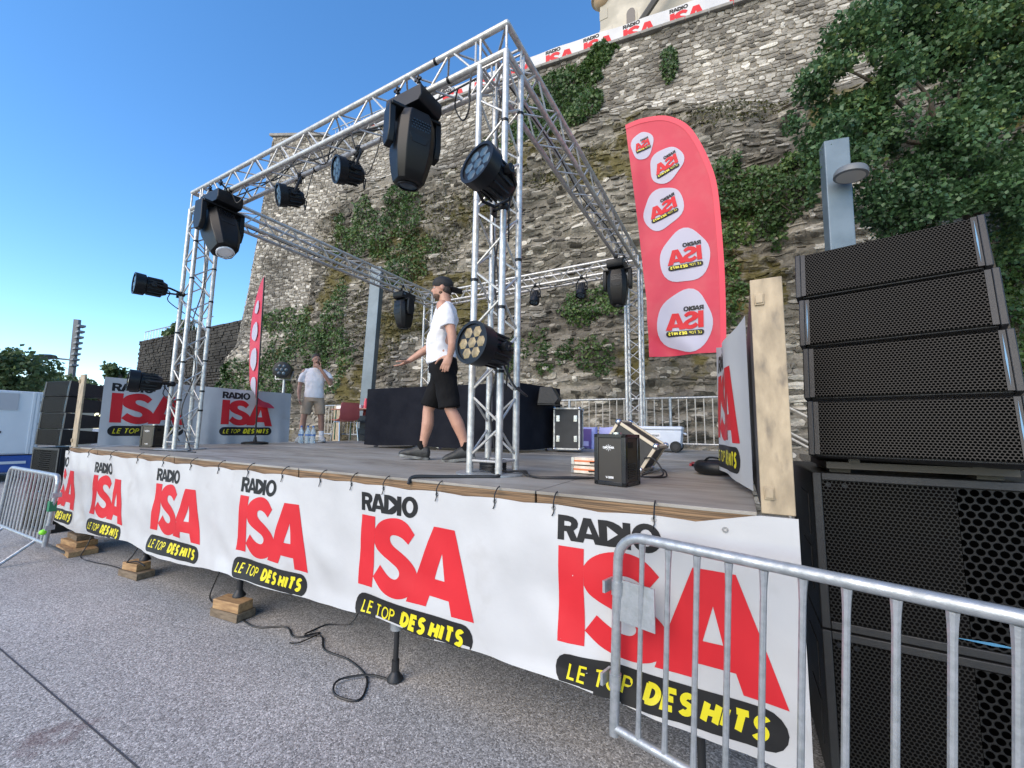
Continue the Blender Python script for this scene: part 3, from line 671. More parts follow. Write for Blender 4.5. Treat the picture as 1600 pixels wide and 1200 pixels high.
# ---------------------------------------------------------------- lighting fixtures
lensB = mat('blue_glass_lens', (.075, .12, .16), .3, 0, (.025, .045, .065), 10, spec=.4); lensA = mat('lens_amber_reflection', (.30, .225, .105), .25, 0, (.17, .125, .06), 30, .3, 60, spec=.5); lensW = mat('white_lens', (.85, .86, .88), .2)  # amber lens colour paints in the reflection of sunlit buildings
brn = mat('dark_bronze_plastic', (.009, .0085, .008), .4, 0, (.006, .006, .0065), 5, spec=.28)
slate = mat('slate_blue_plastic', (.008, .010, .013), .4, 0, (.0055, .0065, .008), 5, spec=.28)
orange = mat('orange_plug', (.7, .2, .06), .5)
def clampk(b, p, ax):
    """half-coupler round a chord at p with a wing bolt"""
    b.cyl(Vector(p)-Vector(ax)*.025, Vector(p)+Vector(ax)*.025, .034, n=14)
def moving_head(loc, rz, pan, tilt, lab, ax=(1, 0, 0), lens=False, s=1):
    t = thing('moving_head_light', lab, 'stage light', loc, rz, 'moving head lights hung from the truss')
    c = MB()
    for x in (-.12, .12):
        c.cyl((x-.025, 0, 0), (x+.025, 0, 0), .036, n=14); c.cyl((x, 0, -.02), (x, 0, -.07), .02, n=10)
        c.cyl((x, -.03, .02), (x-.01, -.075, .055), .011, n=8); c.box((x-.01, -.08, .06), (.07, .016, .018)); c.box((x-.01, -.08, .06), (.018, .016, .07))
    c.build('clamp', blk, t, world=False)
    b = MB(); b.prism([(-.20, -.055), (.20, -.055), (.205, -.15), (.18, -.19), (-.18, -.19), (-.205, -.15)], .27, Matrix.Translation((0, -.135, 0))); bo = b.build('base', slate, t, world=False, bevel=.008)
    d = MB(); d.box((-.13, -.137, -.105), (.05, .006, .035)); d.build('display', lensB, bo, world=False)
    Pm = Matrix.Rotation(pan, 4, 'Z')
    y = MB()
    for sx in (-1, 1):
        y.prism([(-.075, -.19), (.075, -.19), (.085, -.44), (.05, -.53), (-.05, -.53), (-.085, -.44)], .055, Pm @ Matrix.Translation((sx*.205-.0275, 0, 0)) @ Matrix.Rotation(R(90), 4, 'Z') @ Matrix.Translation((0, -.055, 0)))
    y.box((0, 0, -.205), (.44, .19, .03), Pm); y.build('yoke', slate, t, world=False, bevel=.008)
    H = Pm @ Matrix.Translation((0, 0, -.42)) @ Matrix.Rotation(tilt, 4, 'X')
    h = MB(); secs = [(.17, .20, .16), (.205, .27, .16), (.195, .30, .02), (.18, .30, -.10), (.165, .28, -.26), (.13, .22, -.36), (.115, .19, -.385)]
    secs = [(.07, .08, .215), (.12, .14, .20), (.15, .165, .12), (.16, .178, 0), (.158, .172, -.14), (.135, .145, -.28), (.115, .12, -.36), (.095, .10, -.375)]
    n = 8; vs = []
    for a_, b_, z in secs:
        k = .62
        vs += [(a_, -b_*k, z), (a_, b_*k, z), (a_*k, b_, z), (-a_*k, b_, z), (-a_, b_*k, z), (-a_, -b_*k, z), (-a_*k, -b_, z), (a_*k, -b_, z)]
    fs = [(i*n+j, i*n+(j+1) % n, (i+1)*n+(j+1) % n, (i+1)*n+j) for i in range(len(secs)-1) for j in range(n)]+[tuple(range(n)), tuple(range((len(secs)-1)*n, len(secs)*n))]
    h.add(vs, fs, H); ho = h.build('head', brn, t, world=False, bevel=.006)
    v = MB()
    for i in range(7):
        for j in range(4): v.box((-.07+i*.0235+(j % 2)*.0117, -.170+.004*j*0, .03+j*.022), (.014, .012, .012), H)
    v.build('cooling_vent', blk_s, ho, world=False)
    v = MB(); v.prism([(-.09, -.02), (.09, -.02), (.06, -.085), (-.06, -.085)], .02, H @ Matrix.Translation((0, -.178, 0))); v.build('handle_recess', slate, ho, world=False, bevel=.004)
    l = MB(); l.lathe([(.088, -.37), (.092, -.39), (.080, -.395)], 24, H, caps=False); l.build('lens_ring', lensW if lens else blk, ho, world=False)
    l = MB(); l.lathe([(.001, -.384), (.05, -.386), (.079, -.379)], 24, H, caps=False); l.build('lens', lensW if lens else lensB, ho, world=False)
    t.scale = (s, s, s)
    return t
moving_head((-.93, 0, ZL), 0, R(64), R(9), 'big black moving head light at the middle of the front truss, seen from behind', s=1.0)
moving_head((-4.10, 0, ZL), 0, R(92), R(-27), 'black moving head light with bright white lens at the left end of the front truss', lens=True, s=1.06)
moving_head((-.24, 4.20, ZL), R(90), R(-85), R(4), 'black moving head light hung at the rear end of the right-hand truss')
moving_head((-W_+S_, 3.80, ZL), R(90), R(-95), R(5), 'black moving head light hung on the left truss behind the man in the cap')
def wash(face, back, clampp, lab, lens, r=.145, up=(0, 0, 1), tail=True, group='round wash lights'):
    face, back, cp = Vector(face), Vector(back), Vector(clampp)
    d = (face-back).normalized(); L_ = (face-back).length; F = frame(back, face)
    t = thing('wash_light', lab, 'stage light', cp, 0, group)
    b = MB(); b.lathe([(r*.30, -.03), (r*.55, -.02), (r*.72, .03), (r*.76, L_*.35), (r*.80, L_*.62), (r*.97, L_*.66), (r, L_), (r*.86, L_), (r*.85, L_-.012)], 28, F); bo = b.build('body', slate, t)
    v = MB()
    for i in range(14):
        a = 2*math.pi*i/14; v.box((r*.80*math.cos(a), r*.80*math.sin(a), L_*.34), (.012, .012, L_*.5), F)
    v.build('cooling_fin', blk, bo)
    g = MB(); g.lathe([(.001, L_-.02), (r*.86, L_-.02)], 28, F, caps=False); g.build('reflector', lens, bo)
    pos = [(0, 0)]+[(r*.55*math.cos(k*math.pi/3), r*.55*math.sin(k*math.pi/3)) for k in range(6)]
    for x, y in pos:
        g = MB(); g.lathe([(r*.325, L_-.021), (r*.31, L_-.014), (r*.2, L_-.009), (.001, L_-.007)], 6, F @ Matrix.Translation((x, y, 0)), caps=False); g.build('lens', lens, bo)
    side = d.cross(Vector(up)).normalized(); mid = back+d*L_*.42
    y = MB(); k = (cp-mid); k = k.normalized() if k.length > 1e-6 else Vector((0, 0, 1))
    for s_ in (-1, 1):
        y.cyl(mid+side*s_*r*.8, mid+side*s_*r*1.12, .03, n=12)
    far = mid+(cp-mid)*.86
    y.tube([mid+side*r*1.08, mid+side*r*1.05+(far-mid)*.6, far+side*r*.5, far-side*r*.5, mid-side*r*1.05+(far-mid)*.6, mid-side*r*1.08], .013, 6)
    y.build('bracket', blk, t)
    c = MB(); c.cyl(far, cp, .022, n=10); c.ell(cp, (.042, .042, .042)); c.cyl(cp, cp+side*.10, .009, n=8); c.box(cp+side*.10, (.016, .07, .07)); c.build('clamp', blk, t)
    if tail:
        c = MB(); p = back-d*.01; c.tube(arc([p, p-d*.05+Vector((0, 0, -.03)), p-d*.04+Vector((0, 0, -.14)), cp+Vector((.02, .05, -.25))], 6), .006, 6); c.build('power_cable', cable_m, t)
    return t
wash((.040, -.42, 2.02), (.10, -.16, 1.965), (-.0, 0, 1.94), 'wash light with blue glassy lenses high on the front right truss tower', lensB, .15)
wash((.02, -.40, .850), (.075, -.10, .825), (.0, 0, .84), 'wash light with golden reflection painted on its lens, low on the front right truss tower', lensA, .138)
wash((-4.98, -.47, 2.035), (-4.93, -.18, 2.035), (-4.914, 0, 2.02), 'wash light pointing left high on the front left truss tower', lensB, .135)
wash((-5.09, -.38, .85), (-5.02, -.09, .835), (-4.914, 0, .83), 'wash light with amber reflection painted on its lens, pointing left low on the front left truss tower', lensA, .135)
wash((-2.95, .03, 2.88), (-2.87, .25, 2.93), (-2.88, .24, ZL), 'wash light hung left of the middle under the front truss', lensB, .125)
wash((-1.98, .03, 2.88), (-1.90, .26, 2.92), (-1.90, .24, ZL), 'wash light hung next to the big moving head under the front truss', lensB, .135)
for x, lab in ((-2.02, 'small black can light hung left on the rear truss'), (-1.05, 'small black can light hung right on the rear truss')):
    wash((x, D_-S_-.06, 2.82), (x, D_-S_+.04, 3.06), (x, D_-S_, ZL), lab, lensB, .10, up=(0, 1, 0), group='can lights on the rear truss')
# small flood on a stand behind the side banner
t = thing('floodlight', 'small black LED floodlight on a thin stand behind the side banner', 'floodlight', (-8.3, 3.55, ZG))
F = frame((-8.45, 3.7, 1.66), (-8.12, 3.35, 1.66))
b = MB(); b.lathe([(.08, 0), (.17, .02), (.19, .3), (.2, .46), (.17, .47)], 18, F); b.build('body', blk, t)
for i in range(7):
    a = i*math.pi/3; rr = 0 if i == 6 else .1
    b = MB(); b.lathe([(.04, .472), (.03, .48), (.001, .485)], 8, F @ Matrix.Translation((rr*math.cos(a), rr*math.sin(a), 0)), caps=False); b.build('lens', lensB, t)
b = MB(); b.cyl((-8.3, 3.55, ZG), (-8.3, 3.55, 1.45), .03, n=8); b.tube([(-8.5, 3.45, 1.66), (-8.45, 3.42, 1.45), (-8.2, 3.65, 1.45), (-8.15, 3.68, 1.66)], .02, 6); b.build('stand', galv, t)
b = MB()
for k in range(3): b.cyl((-8.3, 3.55, ZG+.35), (-8.3+.4*math.cos(k*2.1), 3.55+.4*math.sin(k*2.1), ZG+.015), .015, n=6)
b.build('tripod', galv, t)
# ---------------------------------------------------------------- DJ booth
cloth_b = mat('black_molton_cloth', (.0075, .0085, .013), .95, 0, (.012, .013, .018), 5, .3, 40, spec=.15)
bt = thing('dj_booth', 'long DJ booth draped in black cloth at the back of the stage', 'booth', (-2.4, 2.9, 0))
def drape(p, q, z0, z1, nm, amp=.018, nu=60):
    p, q = Vector((*p, 0)), Vector((*q, 0)); d = (q-p); L_ = d.length; d.normalize(); nn = Vector((d.y, -d.x, 0))
    def fn(u, v, off):
        k = (z1-v)/(z1-z0); a = amp*k*(math.sin(u*7+1)+.5*math.sin(u*13+v*2))+.01*mnoise.noise(Vector((u*4, v*3, z0)))
        w_ = p+d*u+nn*(a+.012+off); return (w_.x, w_.y, v)
    return cloth(nm, fn, list(np.linspace(0, L_, nu)), lambda u, t_: z1-(z1-z0+.008*math.sin(u*5))*t_, 14, cloth_b, bt)
drape((-3.76, 2.16), (-1.18, 2.44), .045, .925, 'front_drape'); drape((-1.18, 2.44), (-.98, 3.45), .045, .955, 'side_drape', .01, 24); drape((-3.55, 3.1), (-3.76, 2.16), .05, .92, 'side_drape', .01, 20)
b = MB(); b.add([(-3.77, 2.15, .928), (-1.17, 2.43, .957), (-.97, 3.46, .957), (-3.56, 3.12, .93), (-3.77, 2.15, .90), (-1.17, 2.43, .90), (-.97, 3.46, .90), (-3.56, 3.12, .90)], [(0, 1, 2, 3), (4, 7, 6, 5), (0, 4, 5, 1), (1, 5, 6, 2), (2, 6, 7, 3), (3, 7, 4, 0)]); b.build('top_cover', cloth_b, bt, bevel=.01)
for x, y in ((-3.62, 2.25), (-2.45, 2.38), (-1.3, 2.52), (-1.12, 3.3), (-3.45, 2.95)):
    b = MB(); b.cyl((x-.02, y, .035), (x+.02, y, .035), .034, n=12); b.box((x, y, .075), (.05, .05, .02)); b.build('caster', chrome, bt)
def wedge(): 
    t = thing('monitor_speaker', 'black monitor speaker at the right end of the DJ booth', 'loudspeaker', (-.86, 2.85, .62))
    b = MB(); b.prism([(-.14, 0), (.12, 0), (.17, .07), (.07, .23), (-.10, .23)], .26, M4((-.86, 2.70, .68), R(12))); b.build('cabinet', cab, t, bevel=.01)
    b = MB(); b.bx((-1.0, 2.70, .66), (-.74, 2.98, .678)); b.build('tray', blk, t)
wedge()
# ---------------------------------------------------------------- flight cases, machines, cooler
black_lam = mat('black_laminate', (.018, .018, .019), .5, 0, (.028, .028, .029), 9)
def edges(b, sx, sy, sz, w_=.022, M=None):
    for x in (-1, 1):
        for y in (-1, 1): b.box((x*sx/2, y*sy/2, sz/2), (w_, w_, sz+w_*.6), M)
        for z in (0, sz): b.box((x*sx/2, 0, z), (w_, sz*0+sy, w_), M)
    for y in (-1, 1):
        for z in (0, sz): b.box((0, y*sy/2, z), (sx, w_, w_), M)
def flight_case(loc, rz, sx, sy, sz, lab, M=None, group=None, latch=True, em=None):
    t = thing('flight_case', lab, 'flight case', loc, rz, group)
    Q = M or Matrix.Identity(4)
    b = MB(); b.box((0, 0, sz/2), (sx, sy, sz), Q); b.build('shell', black_lam, t, world=False)
    b = MB(); edges(b, sx, sy, sz, .024, Q); b.build('edging', em or alu, t, world=False, bevel=.002)
    for x in (-1, 1):
        for y in (-1, 1):
            for z in (0, sz): b = MB(); b.ell((x*sx/2, y*sy/2, z), (.028, .028, .028), Q, 10, 6); b.build('ball_corner', chrome, t, world=False)
    if latch:
        for x in (-.25, .25):
            for z in (.25, .75):
                b = MB(); b.box((x*sx*1.4, -sy/2-.004, z*sz), (.05, .008, .09), Q); b.box((x*sx*1.4, -sy/2-.012, z*sz), (.03, .012, .05), Q); b.build('latch', chrome, t, world=False, bevel=.003)
    return t
flight_case((-.79, 3.36, .05), R(14), .36, .5, .58, 'tall black flight case with silver edges beside the DJ booth')
TM = Matrix.Translation((0, 0, .112)) @ Matrix.Rotation(R(33), 4, 'Y') @ Matrix.Translation((0, 0, 0))
flight_case((.655, .93, .005), R(-4), .335, .30, .215, 'open black flight case propped on its corner behind the spark machine', M=TM, latch=False, em=mat('cream_edging', (.52, .46, .36), .5, .2))
wfoam = mat('white_case_foam', (.72, .68, .60), .6, 0, (.6, .5, .4), 12); orst = mat('orange_strip', (.62, .16, .05), .5)
for i in range(2):
    t = thing('small_case', f'{["lower", "upper"][i]} of two small cream cases with orange bands beside the spark machine', 'case', (.47, .56, .003+i*.062), R(-8+5*i), 'small cream cases')
    b = MB(); b.box((0, 0, .029), (.24, .17, .054)); b.build('shell', wfoam, t, world=False, bevel=.004)
    b = MB(); b.box((0, 0, .030), (.244, .174, .012)); b.build('band', orst, t, world=False)
    for x in (-.11, .11): b = MB(); b.box((x, -.087, .03), (.02, .012, .05)); b.build('corner', chrome, t, world=False)
    b = MB(); b.tube([(.03, -.09, .02), (.03, -.105, .025), (.09, -.105, .025), (.09, -.09, .02)], .005, 6); b.build('handle', blk, t, world=False)
def text_mesh(body, size, bold=.0, ext=0):
    c = bpy.data.curves.new('t', 'FONT'); c.body = body; c.size = size; c.offset = bold; c.extrude = ext; c.align_x = 'CENTER'; c.resolution_u = 3
    o = bpy.data.objects.new('t', c); COL.objects.link(o); bpy.context.view_layer.update()
    me = bpy.data.meshes.new_from_object(o); COL.objects.unlink(o); bpy.data.objects.remove(o); return me
whitep = mat('white_print', (.75, .75, .75), .5)
def text_on(body, size, parent, M, mat_, name='lettering', bold=0):
    me = text_mesh(body, size, bold); me.materials.clear(); me.materials.append(mat_)
    o = bpy.data.objects.new(name, me); COL.objects.link(o); o.parent = parent; o.matrix_local = M; return o
XZ = Matrix.Rotation(R(90), 4, 'X')
def spark_machine(loc, rz, lab, s=1):
    t = thing('spark_machine', lab, 'stage machine', loc, rz, 'black spark machines')
    w_, d, h = .205, .19, .295
    b = MB(); b.box((0, 0, h/2), (w_-.012, d-.012, h-.012)); b.build('body', brn2, t, world=False)
    b = MB()
    for x in (-1, 1):
        for y in (-1, 1): b.box((x*(w_/2-.014), y*(d/2-.014), h/2), (.028, .028, h))
        for z in (.012, h-.010): b.box((x*(w_/2-.012), 0, z), (.024, d, .022))
    for y in (-1, 1):
        for z in (.012, h-.010): b.box((0, y*(d/2-.012), z), (w_, .024, .022))
    b.build('corner_frame', blk_s, t, world=False, bevel=.003)
    b = MB()
    for i in range(6): b.box((w_/2-.004, -.01, .045+i*.016), (.008, .09, .006))
    b.build('side_vent', blk_s, t, world=False)
    b = MB(); b.box((w_/2-.005, -.02, h-.06), (.008, .05, .035)); b.build('side_panel', slate, t, world=False)
    b = MB(); b.cyl((0, 0, h-.004), (0, 0, h+.012), .03, n=14); b.build('nozzle', chrome, t, world=False)
    text_on('DJPOWER', .0165, t, Matrix.Translation((-.008, -d/2+.004, h-.083)) @ XZ, whitep, bold=.0006)
    b = MB()
    for k in range(8): b.box((0, 0, .014), (.0022, .001, .013), Matrix.Translation((-.008, -d/2+.0035, h-.078)) @ Matrix.Rotation(k*math.pi/4, 4, 'Y'))
    b.build('sunburst', whitep, t, world=False, fix=False)
    text_on('V-2000', .017, t, Matrix.Translation((-.002, -d/2+.004, .04)) @ XZ, whitep, bold=.0006)
    return t
brn2 = mat('bronze_panel', (.034, .027, .021), .38, 0, (.026, .021, .017), 3)
spark_machine((.795, .06, .003), R(-13), 'black spark machine with white logo in front of the propped flight case')
spark_machine((-5.60, .12, .003), R(22), 'black spark machine at the foot of the left side banner')
cool_w = mat('cooler_plastic', (.66, .70, .76), .35, 0, (.58, .62, .69), 4)
t = thing('cooler', 'white wheeled cooler box near the rear railing', 'cooler', (.27, 4.55, 0), R(2))
b = MB(); b.add([(-.36, -.19, .05), (.36, -.19, .05), (.36, .19, .05), (-.36, .19, .05), (-.39, -.21, .34), (.39, -.21, .34), (.39, .21, .34), (-.39, .21, .34)], [(3, 2, 1, 0), (4, 5, 6, 7), (0, 1, 5, 4), (1, 2, 6, 5), (2, 3, 7, 6), (3, 0, 4, 7)]); b.build('tub', cool_w, t, world=False, bevel=.015)
b = MB(); b.box((0, 0, .372), (.80, .44, .055)); b.build('lid', cool_w, t, world=False, bevel=.018)
for y in (-.2, .2):
    b = MB(); b.cyl((.30, y-.03, .088), (.30, y+.03, .088), .085, n=22); w_o = b.build('wheel', blk, t, world=False, bevel=.008)
    b = MB(); b.cyl((.30, y-.034, .088), (.30, y+.034, .088), .045, n=16); b.build('hub', darkst, w_o, world=False)
b = MB(); b.box((-.05, -.206, .255), (.26, .006, .09)); lb_ = b.build('label_plate', mat('pale_label', (.74, .74, .76), .5), t, world=False)
text_on('Coleman', .062, t, Matrix.Translation((-.05, -.2105, .24)) @ XZ, blk_p, bold=.0012)
b = MB(); b.tube([(.41, -.12, .30), (.44, -.12, .28), (.44, .12, .28), (.41, .12, .30)], .012, 6); b.build('handle', cool_w, t, world=False)
# shopping bags with posters
bagb = mat('lilac_plastic_bag', (.28, .30, .62), .45, 0, (.42, .44, .75), 3, .2, 12); bagp = mat('purple_poster', (.16, .10, .30), .4, 0, (.09, .08, .28), 5); bagc = mat('blue_picture', (.03, .12, .40), .4, 0, (.25, .35, .55), 9); bagy = mat('yellow_picture', (.62, .62, .05), .4)
def bag(loc, rz, w_, h, lab, poster):
    t = thing('carrier_bag', lab, 'bag', loc, rz, 'lilac carrier bags')
    b = MB(); n = 12; vs = []
    for k, (z, s_, d_) in enumerate(((0, 1, .11), (.12*h, 1.02, .13), (.5*h, .99, .12), (.85*h, 1.0, .09), (h, .98, .06))):
        for i in range(n):
            a = 2*math.pi*i/n; sx = abs(math.cos(a))**.4*math.copysign(1, math.cos(a)); sy = abs(math.sin(a))**.6*math.copysign(1, math.sin(a))
            vs.append((w_/2*s_*sx+.01*random.uniform(-1, 1), d_*sy+.01*random.uniform(-1, 1), z+.012*random.uniform(-1, 1)*(k > 0)))
    b.add(vs, [(k*n+i, k*n+(i+1) % n, (k+1)*n+(i+1) % n, (k+1)*n+i) for k in range(4) for i in range(n)]+[tuple(range(n))]); b.build('bag', bagb, t, world=False)
    if poster:
        b = MB(); b.box((0, -.142, h*.5), (w_*.9, .006, h*.86)); p_ = b.build('poster', bagp, t, world=False)
        b = MB(); b.box((-w_*.26, -.147, h*.55), (w_*.3, .003, h*.6)); b.build('picture', bagc, p_, world=False)
        b = MB(); b.box((-w_*.26, -.150, h*.76), (w_*.22, .002, h*.1)); b.build('caption', bagy, p_, world=False)
        b = MB(); b.box((w_*.12, -.147, h*.25), (w_*.36, .003, h*.22)); b.build('panel', bagb, p_, world=False)
bag((-.90, 4.55, 0), R(-12), .36, .37, 'lilac carrier bag with a purple poster beside the tall flight case', True)
bag((-.45, 4.62, 0), R(8), .50, .38, 'plain lilac carrier bag beside the white cooler box', False)
# ---------------------------------------------------------------- rear railing
rail = thing('rear_railing', 'pale metal railing with upright bars along the back of the stage', 'railing', (-2.5, 5.6, 0))
railm = mat('railing_paint', (.55, .51, .44), .5, .2, (.40, .37, .32), 12)
YRL = 5.62
b = MB(); b.cyl((-9.6, YRL, .94), (2.0, YRL, .94), .021, n=10); b.build('top_rail', galv, rail)
b = MB(); b.cyl((-9.6, YRL, .10), (2.0, YRL, .10), .018, n=8); b.build('bottom_rail', galv, rail)
barm = MB().cyl((0, 0, .10), (0, 0, .94), .0105, n=8, caps=False).mesh('bar', [railm])
x = -9.6; k = 0
while x < 2.0:
    if k % 14 == 0:
        b = MB(); b.cyl((x, YRL, ZG), (x, YRL, .96), .026, n=10); b.build('post', galv, rail)
    else: inst('bar', barm, rail, WM[rail].inverted() @ Matrix.Translation((x, YRL, 0)))
    x += .142; k += 1
wp = MB(); wp.bx((-8.80, 5.40, ZG), (-8.50, 5.48, .93)); tag(wp.build('plank', postm, None, loc=(-8.65, 5.44, ZG), bevel=.004), 'pale upright plank leaning at the railing beside the man in beige shorts', 'plank')
# ---------------------------------------------------------------- table, chairs, bottles
rplast = mat('red_shell_plastic', (.50, .10, .09), .45, 0, (.43, .08, .075), 5)
def chair(loc, rz, lab):
    t = thing('shell_chair', lab, 'chair', loc, rz, 'red shell chairs')
    prof = [(-.22, .44), (-.10, .425), (.06, .43), (.17, .455), (.215, .53), (.235, .65), (.25, .80), (.255, .83)]
    b = MB(); vs = []; n = 9
    for k, (y, z) in enumerate(prof):
        for th in (0, .012):
            for i in range(n):
                u = -1+2*i/(n-1); w_ = .22-.03*max(0, k-5)/2
                vs.append((u*w_, y-th*.7-(.03*u*u if k > 4 else 0), z+.03*u*u*(1 if k < 5 else .1)+th))
    fs = []
    for k in range(len(prof)-1):
        for i in range(n-1):
            a, c = k*2*n, (k+1)*2*n
            fs += [(a+i, a+i+1, c+i+1, c+i), (a+n+i+1, a+n+i, c+n+i, c+n+i+1)]
        for i in (0, n-1): fs.append((k*2*n+i, (k+1)*2*n+i, (k+1)*2*n+n+i, k*2*n+n+i))
    b.add(vs, fs); b.build('seat_shell', rplast, t, world=False)
    for x in (-1, 1):
        b = MB(); b.tube([(x*.21, -.22, .01), (x*.19, -.15, .42)], .011, 8); b.build('leg', chrome, t, world=False)
        b = MB(); b.tube([(x*.21, .23, .01), (x*.19, .14, .42)], .011, 8); b.build('leg', chrome, t, world=False)
        b = MB(); b.cyl((x*.19, -.15, .42), (x*.19, .14, .42), .011, n=8); b.build('seat_rail', chrome, t, world=False)
    return t
chair((-6.20, 3.72, 0), R(-105), 'red plastic shell chair in front of the table by the railing')
chair((-6.05, 4.45, 0), R(80), 'red plastic shell chair half hidden behind the black booth')
t = thing('folding_table', 'small table with a reddish top and green legs by the railing', 'table', (-6.55, 4.35, 0))
b = MB(); b.bx((-7.15, 4.05, .72), (-5.7, 4.65, .745)); b.build('tabletop', mat('reddish_tabletop', (.34, .15, .10), .5), t, bevel=.004)
grl = mat('green_steel', (.02, .10, .05), .5)
for x, y in ((-7.05, 4.12), (-7.05, 4.58), (-5.8, 4.12), (-5.8, 4.58)):
    b = MB(); b.cyl((x, y, .003), (x, y, .72), .015, n=8); b.build('leg', grl, t)
paper = mat('white_card', (.75, .75, .76), .5)
for i, (x, y, w_, d, h, lab, m_) in enumerate(((-6.95, 4.3, .34, .26, .07, 'flat white box at the left end of the small table', paper), (-6.52, 4.35, .36, .26, .09, 'white box in the middle of the small table', paper), (-5.95, 4.4, .34, .28, .10, 'white box on the small table beside the red bottle', paper))):
    o = MB().box((0, 0, h/2), (w_, d, h)).build('box', m_, None, world=False, bevel=.004); o.location = (x, y, .747); o.rotation_euler = (0, 0, R(6*i-5)); tag(o, lab, 'box')
o = MB().lathe([(.045, 0), (.048, .14), (.03, .2), (.03, .24), (.001, .242)], 14).build('bottle', mat('red_bottle', (.6, .05, .07), .3), None, world=False); o.location = (-6.22, 4.28, .747); tag(o, 'red bottle standing on the small table', 'bottle')
for i, (x, y) in enumerate(((-5.85, 4.05), (-5.85, 3.80))):
    for k in range(4):
        o = MB().box((0, 0, .075), (.5, .34, .14)).build('black_crate', blk, None, world=False, bevel=.006); o.location = (x+.02*k*(-1)**k, y+.12, .002+k*.142+0); o.rotation_euler = (0, 0, R(3*(-1)**k))
        if i: bpy.data.objects.remove(o); continue
        tag(o, f'{["lowest", "second lowest", "third", "topmost"][k]} of the stacked black crates between the red chair and the booth', 'crate', 'stacked black crates')
pet = bpy.data.materials.new('clear_plastic'); pet.use_nodes = True; pb = pet.node_tree.nodes['Principled BSDF']; pb.inputs['Base Color'].default_value = (.72, .84, .92, 1); pb.inputs['Roughness'].default_value = .12; pb.inputs['Transmission Weight'].default_value = .65; pb.inputs['IOR'].default_value = 1.2
lblb = mat('blue_label', (.04, .14, .42), .4)
bpos = [(-5.71, 2.36, 'left'), (-5.60, 2.42, 'middle'), (-5.515, 2.47, 'right')]
for i, (x, y, nm) in enumerate(bpos):
    t = thing('water_bottle', f'{["leftmost", "middle", "rightmost"][i]} large clear water bottle at the feet of the man in beige shorts', 'bottle', (x, y, .002), 0, 'clear water bottles')
    b = MB(); b.lathe([(.04, 0), (.046, .01), (.046, .08), (.043, .09), (.046, .1), (.046, .2), (.03, .25), (.016, .28), (.016, .30)], 14); b.build('body', pet, t, world=False)
    b = MB(); b.lathe([(.0475, .14), (.0475, .165)], 14, caps=False); b.build('label', lblb, t, world=False)
    b = MB(); b.cyl((0, 0, .295), (0, 0, .325), .018, n=12); b.build('cap', lblb, t, world=False)
# ---------------------------------------------------------------- people
skin1 = mat('skin_fair', (.46, .25, .175), .5, 0, (.40, .21, .145), 14, .1, 80); skin2 = mat('skin_tan', (.36, .20, .142), .5, 0, (.30, .16, .11), 14, .1, 80)
shirt_m = mat('white_cotton', (.70, .70, .72), .8, 0, (.66, .66, .69), 4, .3, 30); bshort = mat('black_cotton', (.006, .006, .0065), .9, 0, (.009, .009, .010), 8, .3, 40, spec=.15); kshort = mat('beige_cotton', (.36, .28, .20), .85, 0, (.31, .24, .17), 8, .3, 40)
shoeb = mat('black_shoe', (.014, .014, .015), .55, 0, (.03, .032, .03), 18, .3, 60); shoew = mat('white_shoe', (.60, .58, .54), .6, 0, (.48, .46, .42), 12); sockw = mat('white_sock', (.74, .74, .75), .9); hairm = mat('dark_brown_hair', (.022, .014, .010), .6, 0, (.035, .022, .015), 40, .6, 90); beardm = mat('brown_beard', (.13, .072, .045), .8, 0, (.07, .04, .026), 40, .6, 90)
capm = mat('black_cap', (.010, .010, .011), .75, 0, (.016, .016, .017), 20, .2, 90); eyew = mat('eye_white', (.6, .58, .55), .3); eyed = mat('eye_dark', (.02, .015, .012), .2)
wr_tex = bpy.data.textures.new('wrinkles', 'CLOUDS'); wr_tex.noise_scale = .125; wr_tex.noise_depth = 1
def loft(b, secs, n=16, M=None):
    """secs: (centre, rx, ry, dirx) rings in the plane spanned by dirx and dirz x dirx"""
    vs = []
    for c, a, d, ex, ey in secs:
        vs += [tuple(Vector(c)+Vector(ex)*a*math.cos(2*math.pi*i/n)+Vector(ey)*d*math.sin(2*math.pi*i/n)) for i in range(n)]
    fs = [(k*n+i, k*n+(i+1) % n, (k+1)*n+(i+1) % n, (k+1)*n+i) for k in range(len(secs)-1) for i in range(n)]+[tuple(range(n-1, -1, -1)), tuple(range((len(secs)-1)*n, len(secs)*n))]
    return b.add(vs, fs, M)
def limb(b, pts, rad):
    P = arc(pts, 5); rr = np.interp(np.linspace(0, 1, len(P)), np.linspace(0, 1, len(rad)), rad)
    b.tube(P, list(rr), 14)
    b.ell(P[0], (rr[0],)*3); b.ell(P[-1], (rr[-1],)*3)
def sleeve(b, pts, rad):
    P = arc(pts, 5); rr = np.interp(np.linspace(0, 1, len(P)), np.linspace(0, 1, len(rad)), rad)
    b.tube(P, list(rr), 16); b.ell(P[0], (rr[0],)*3)
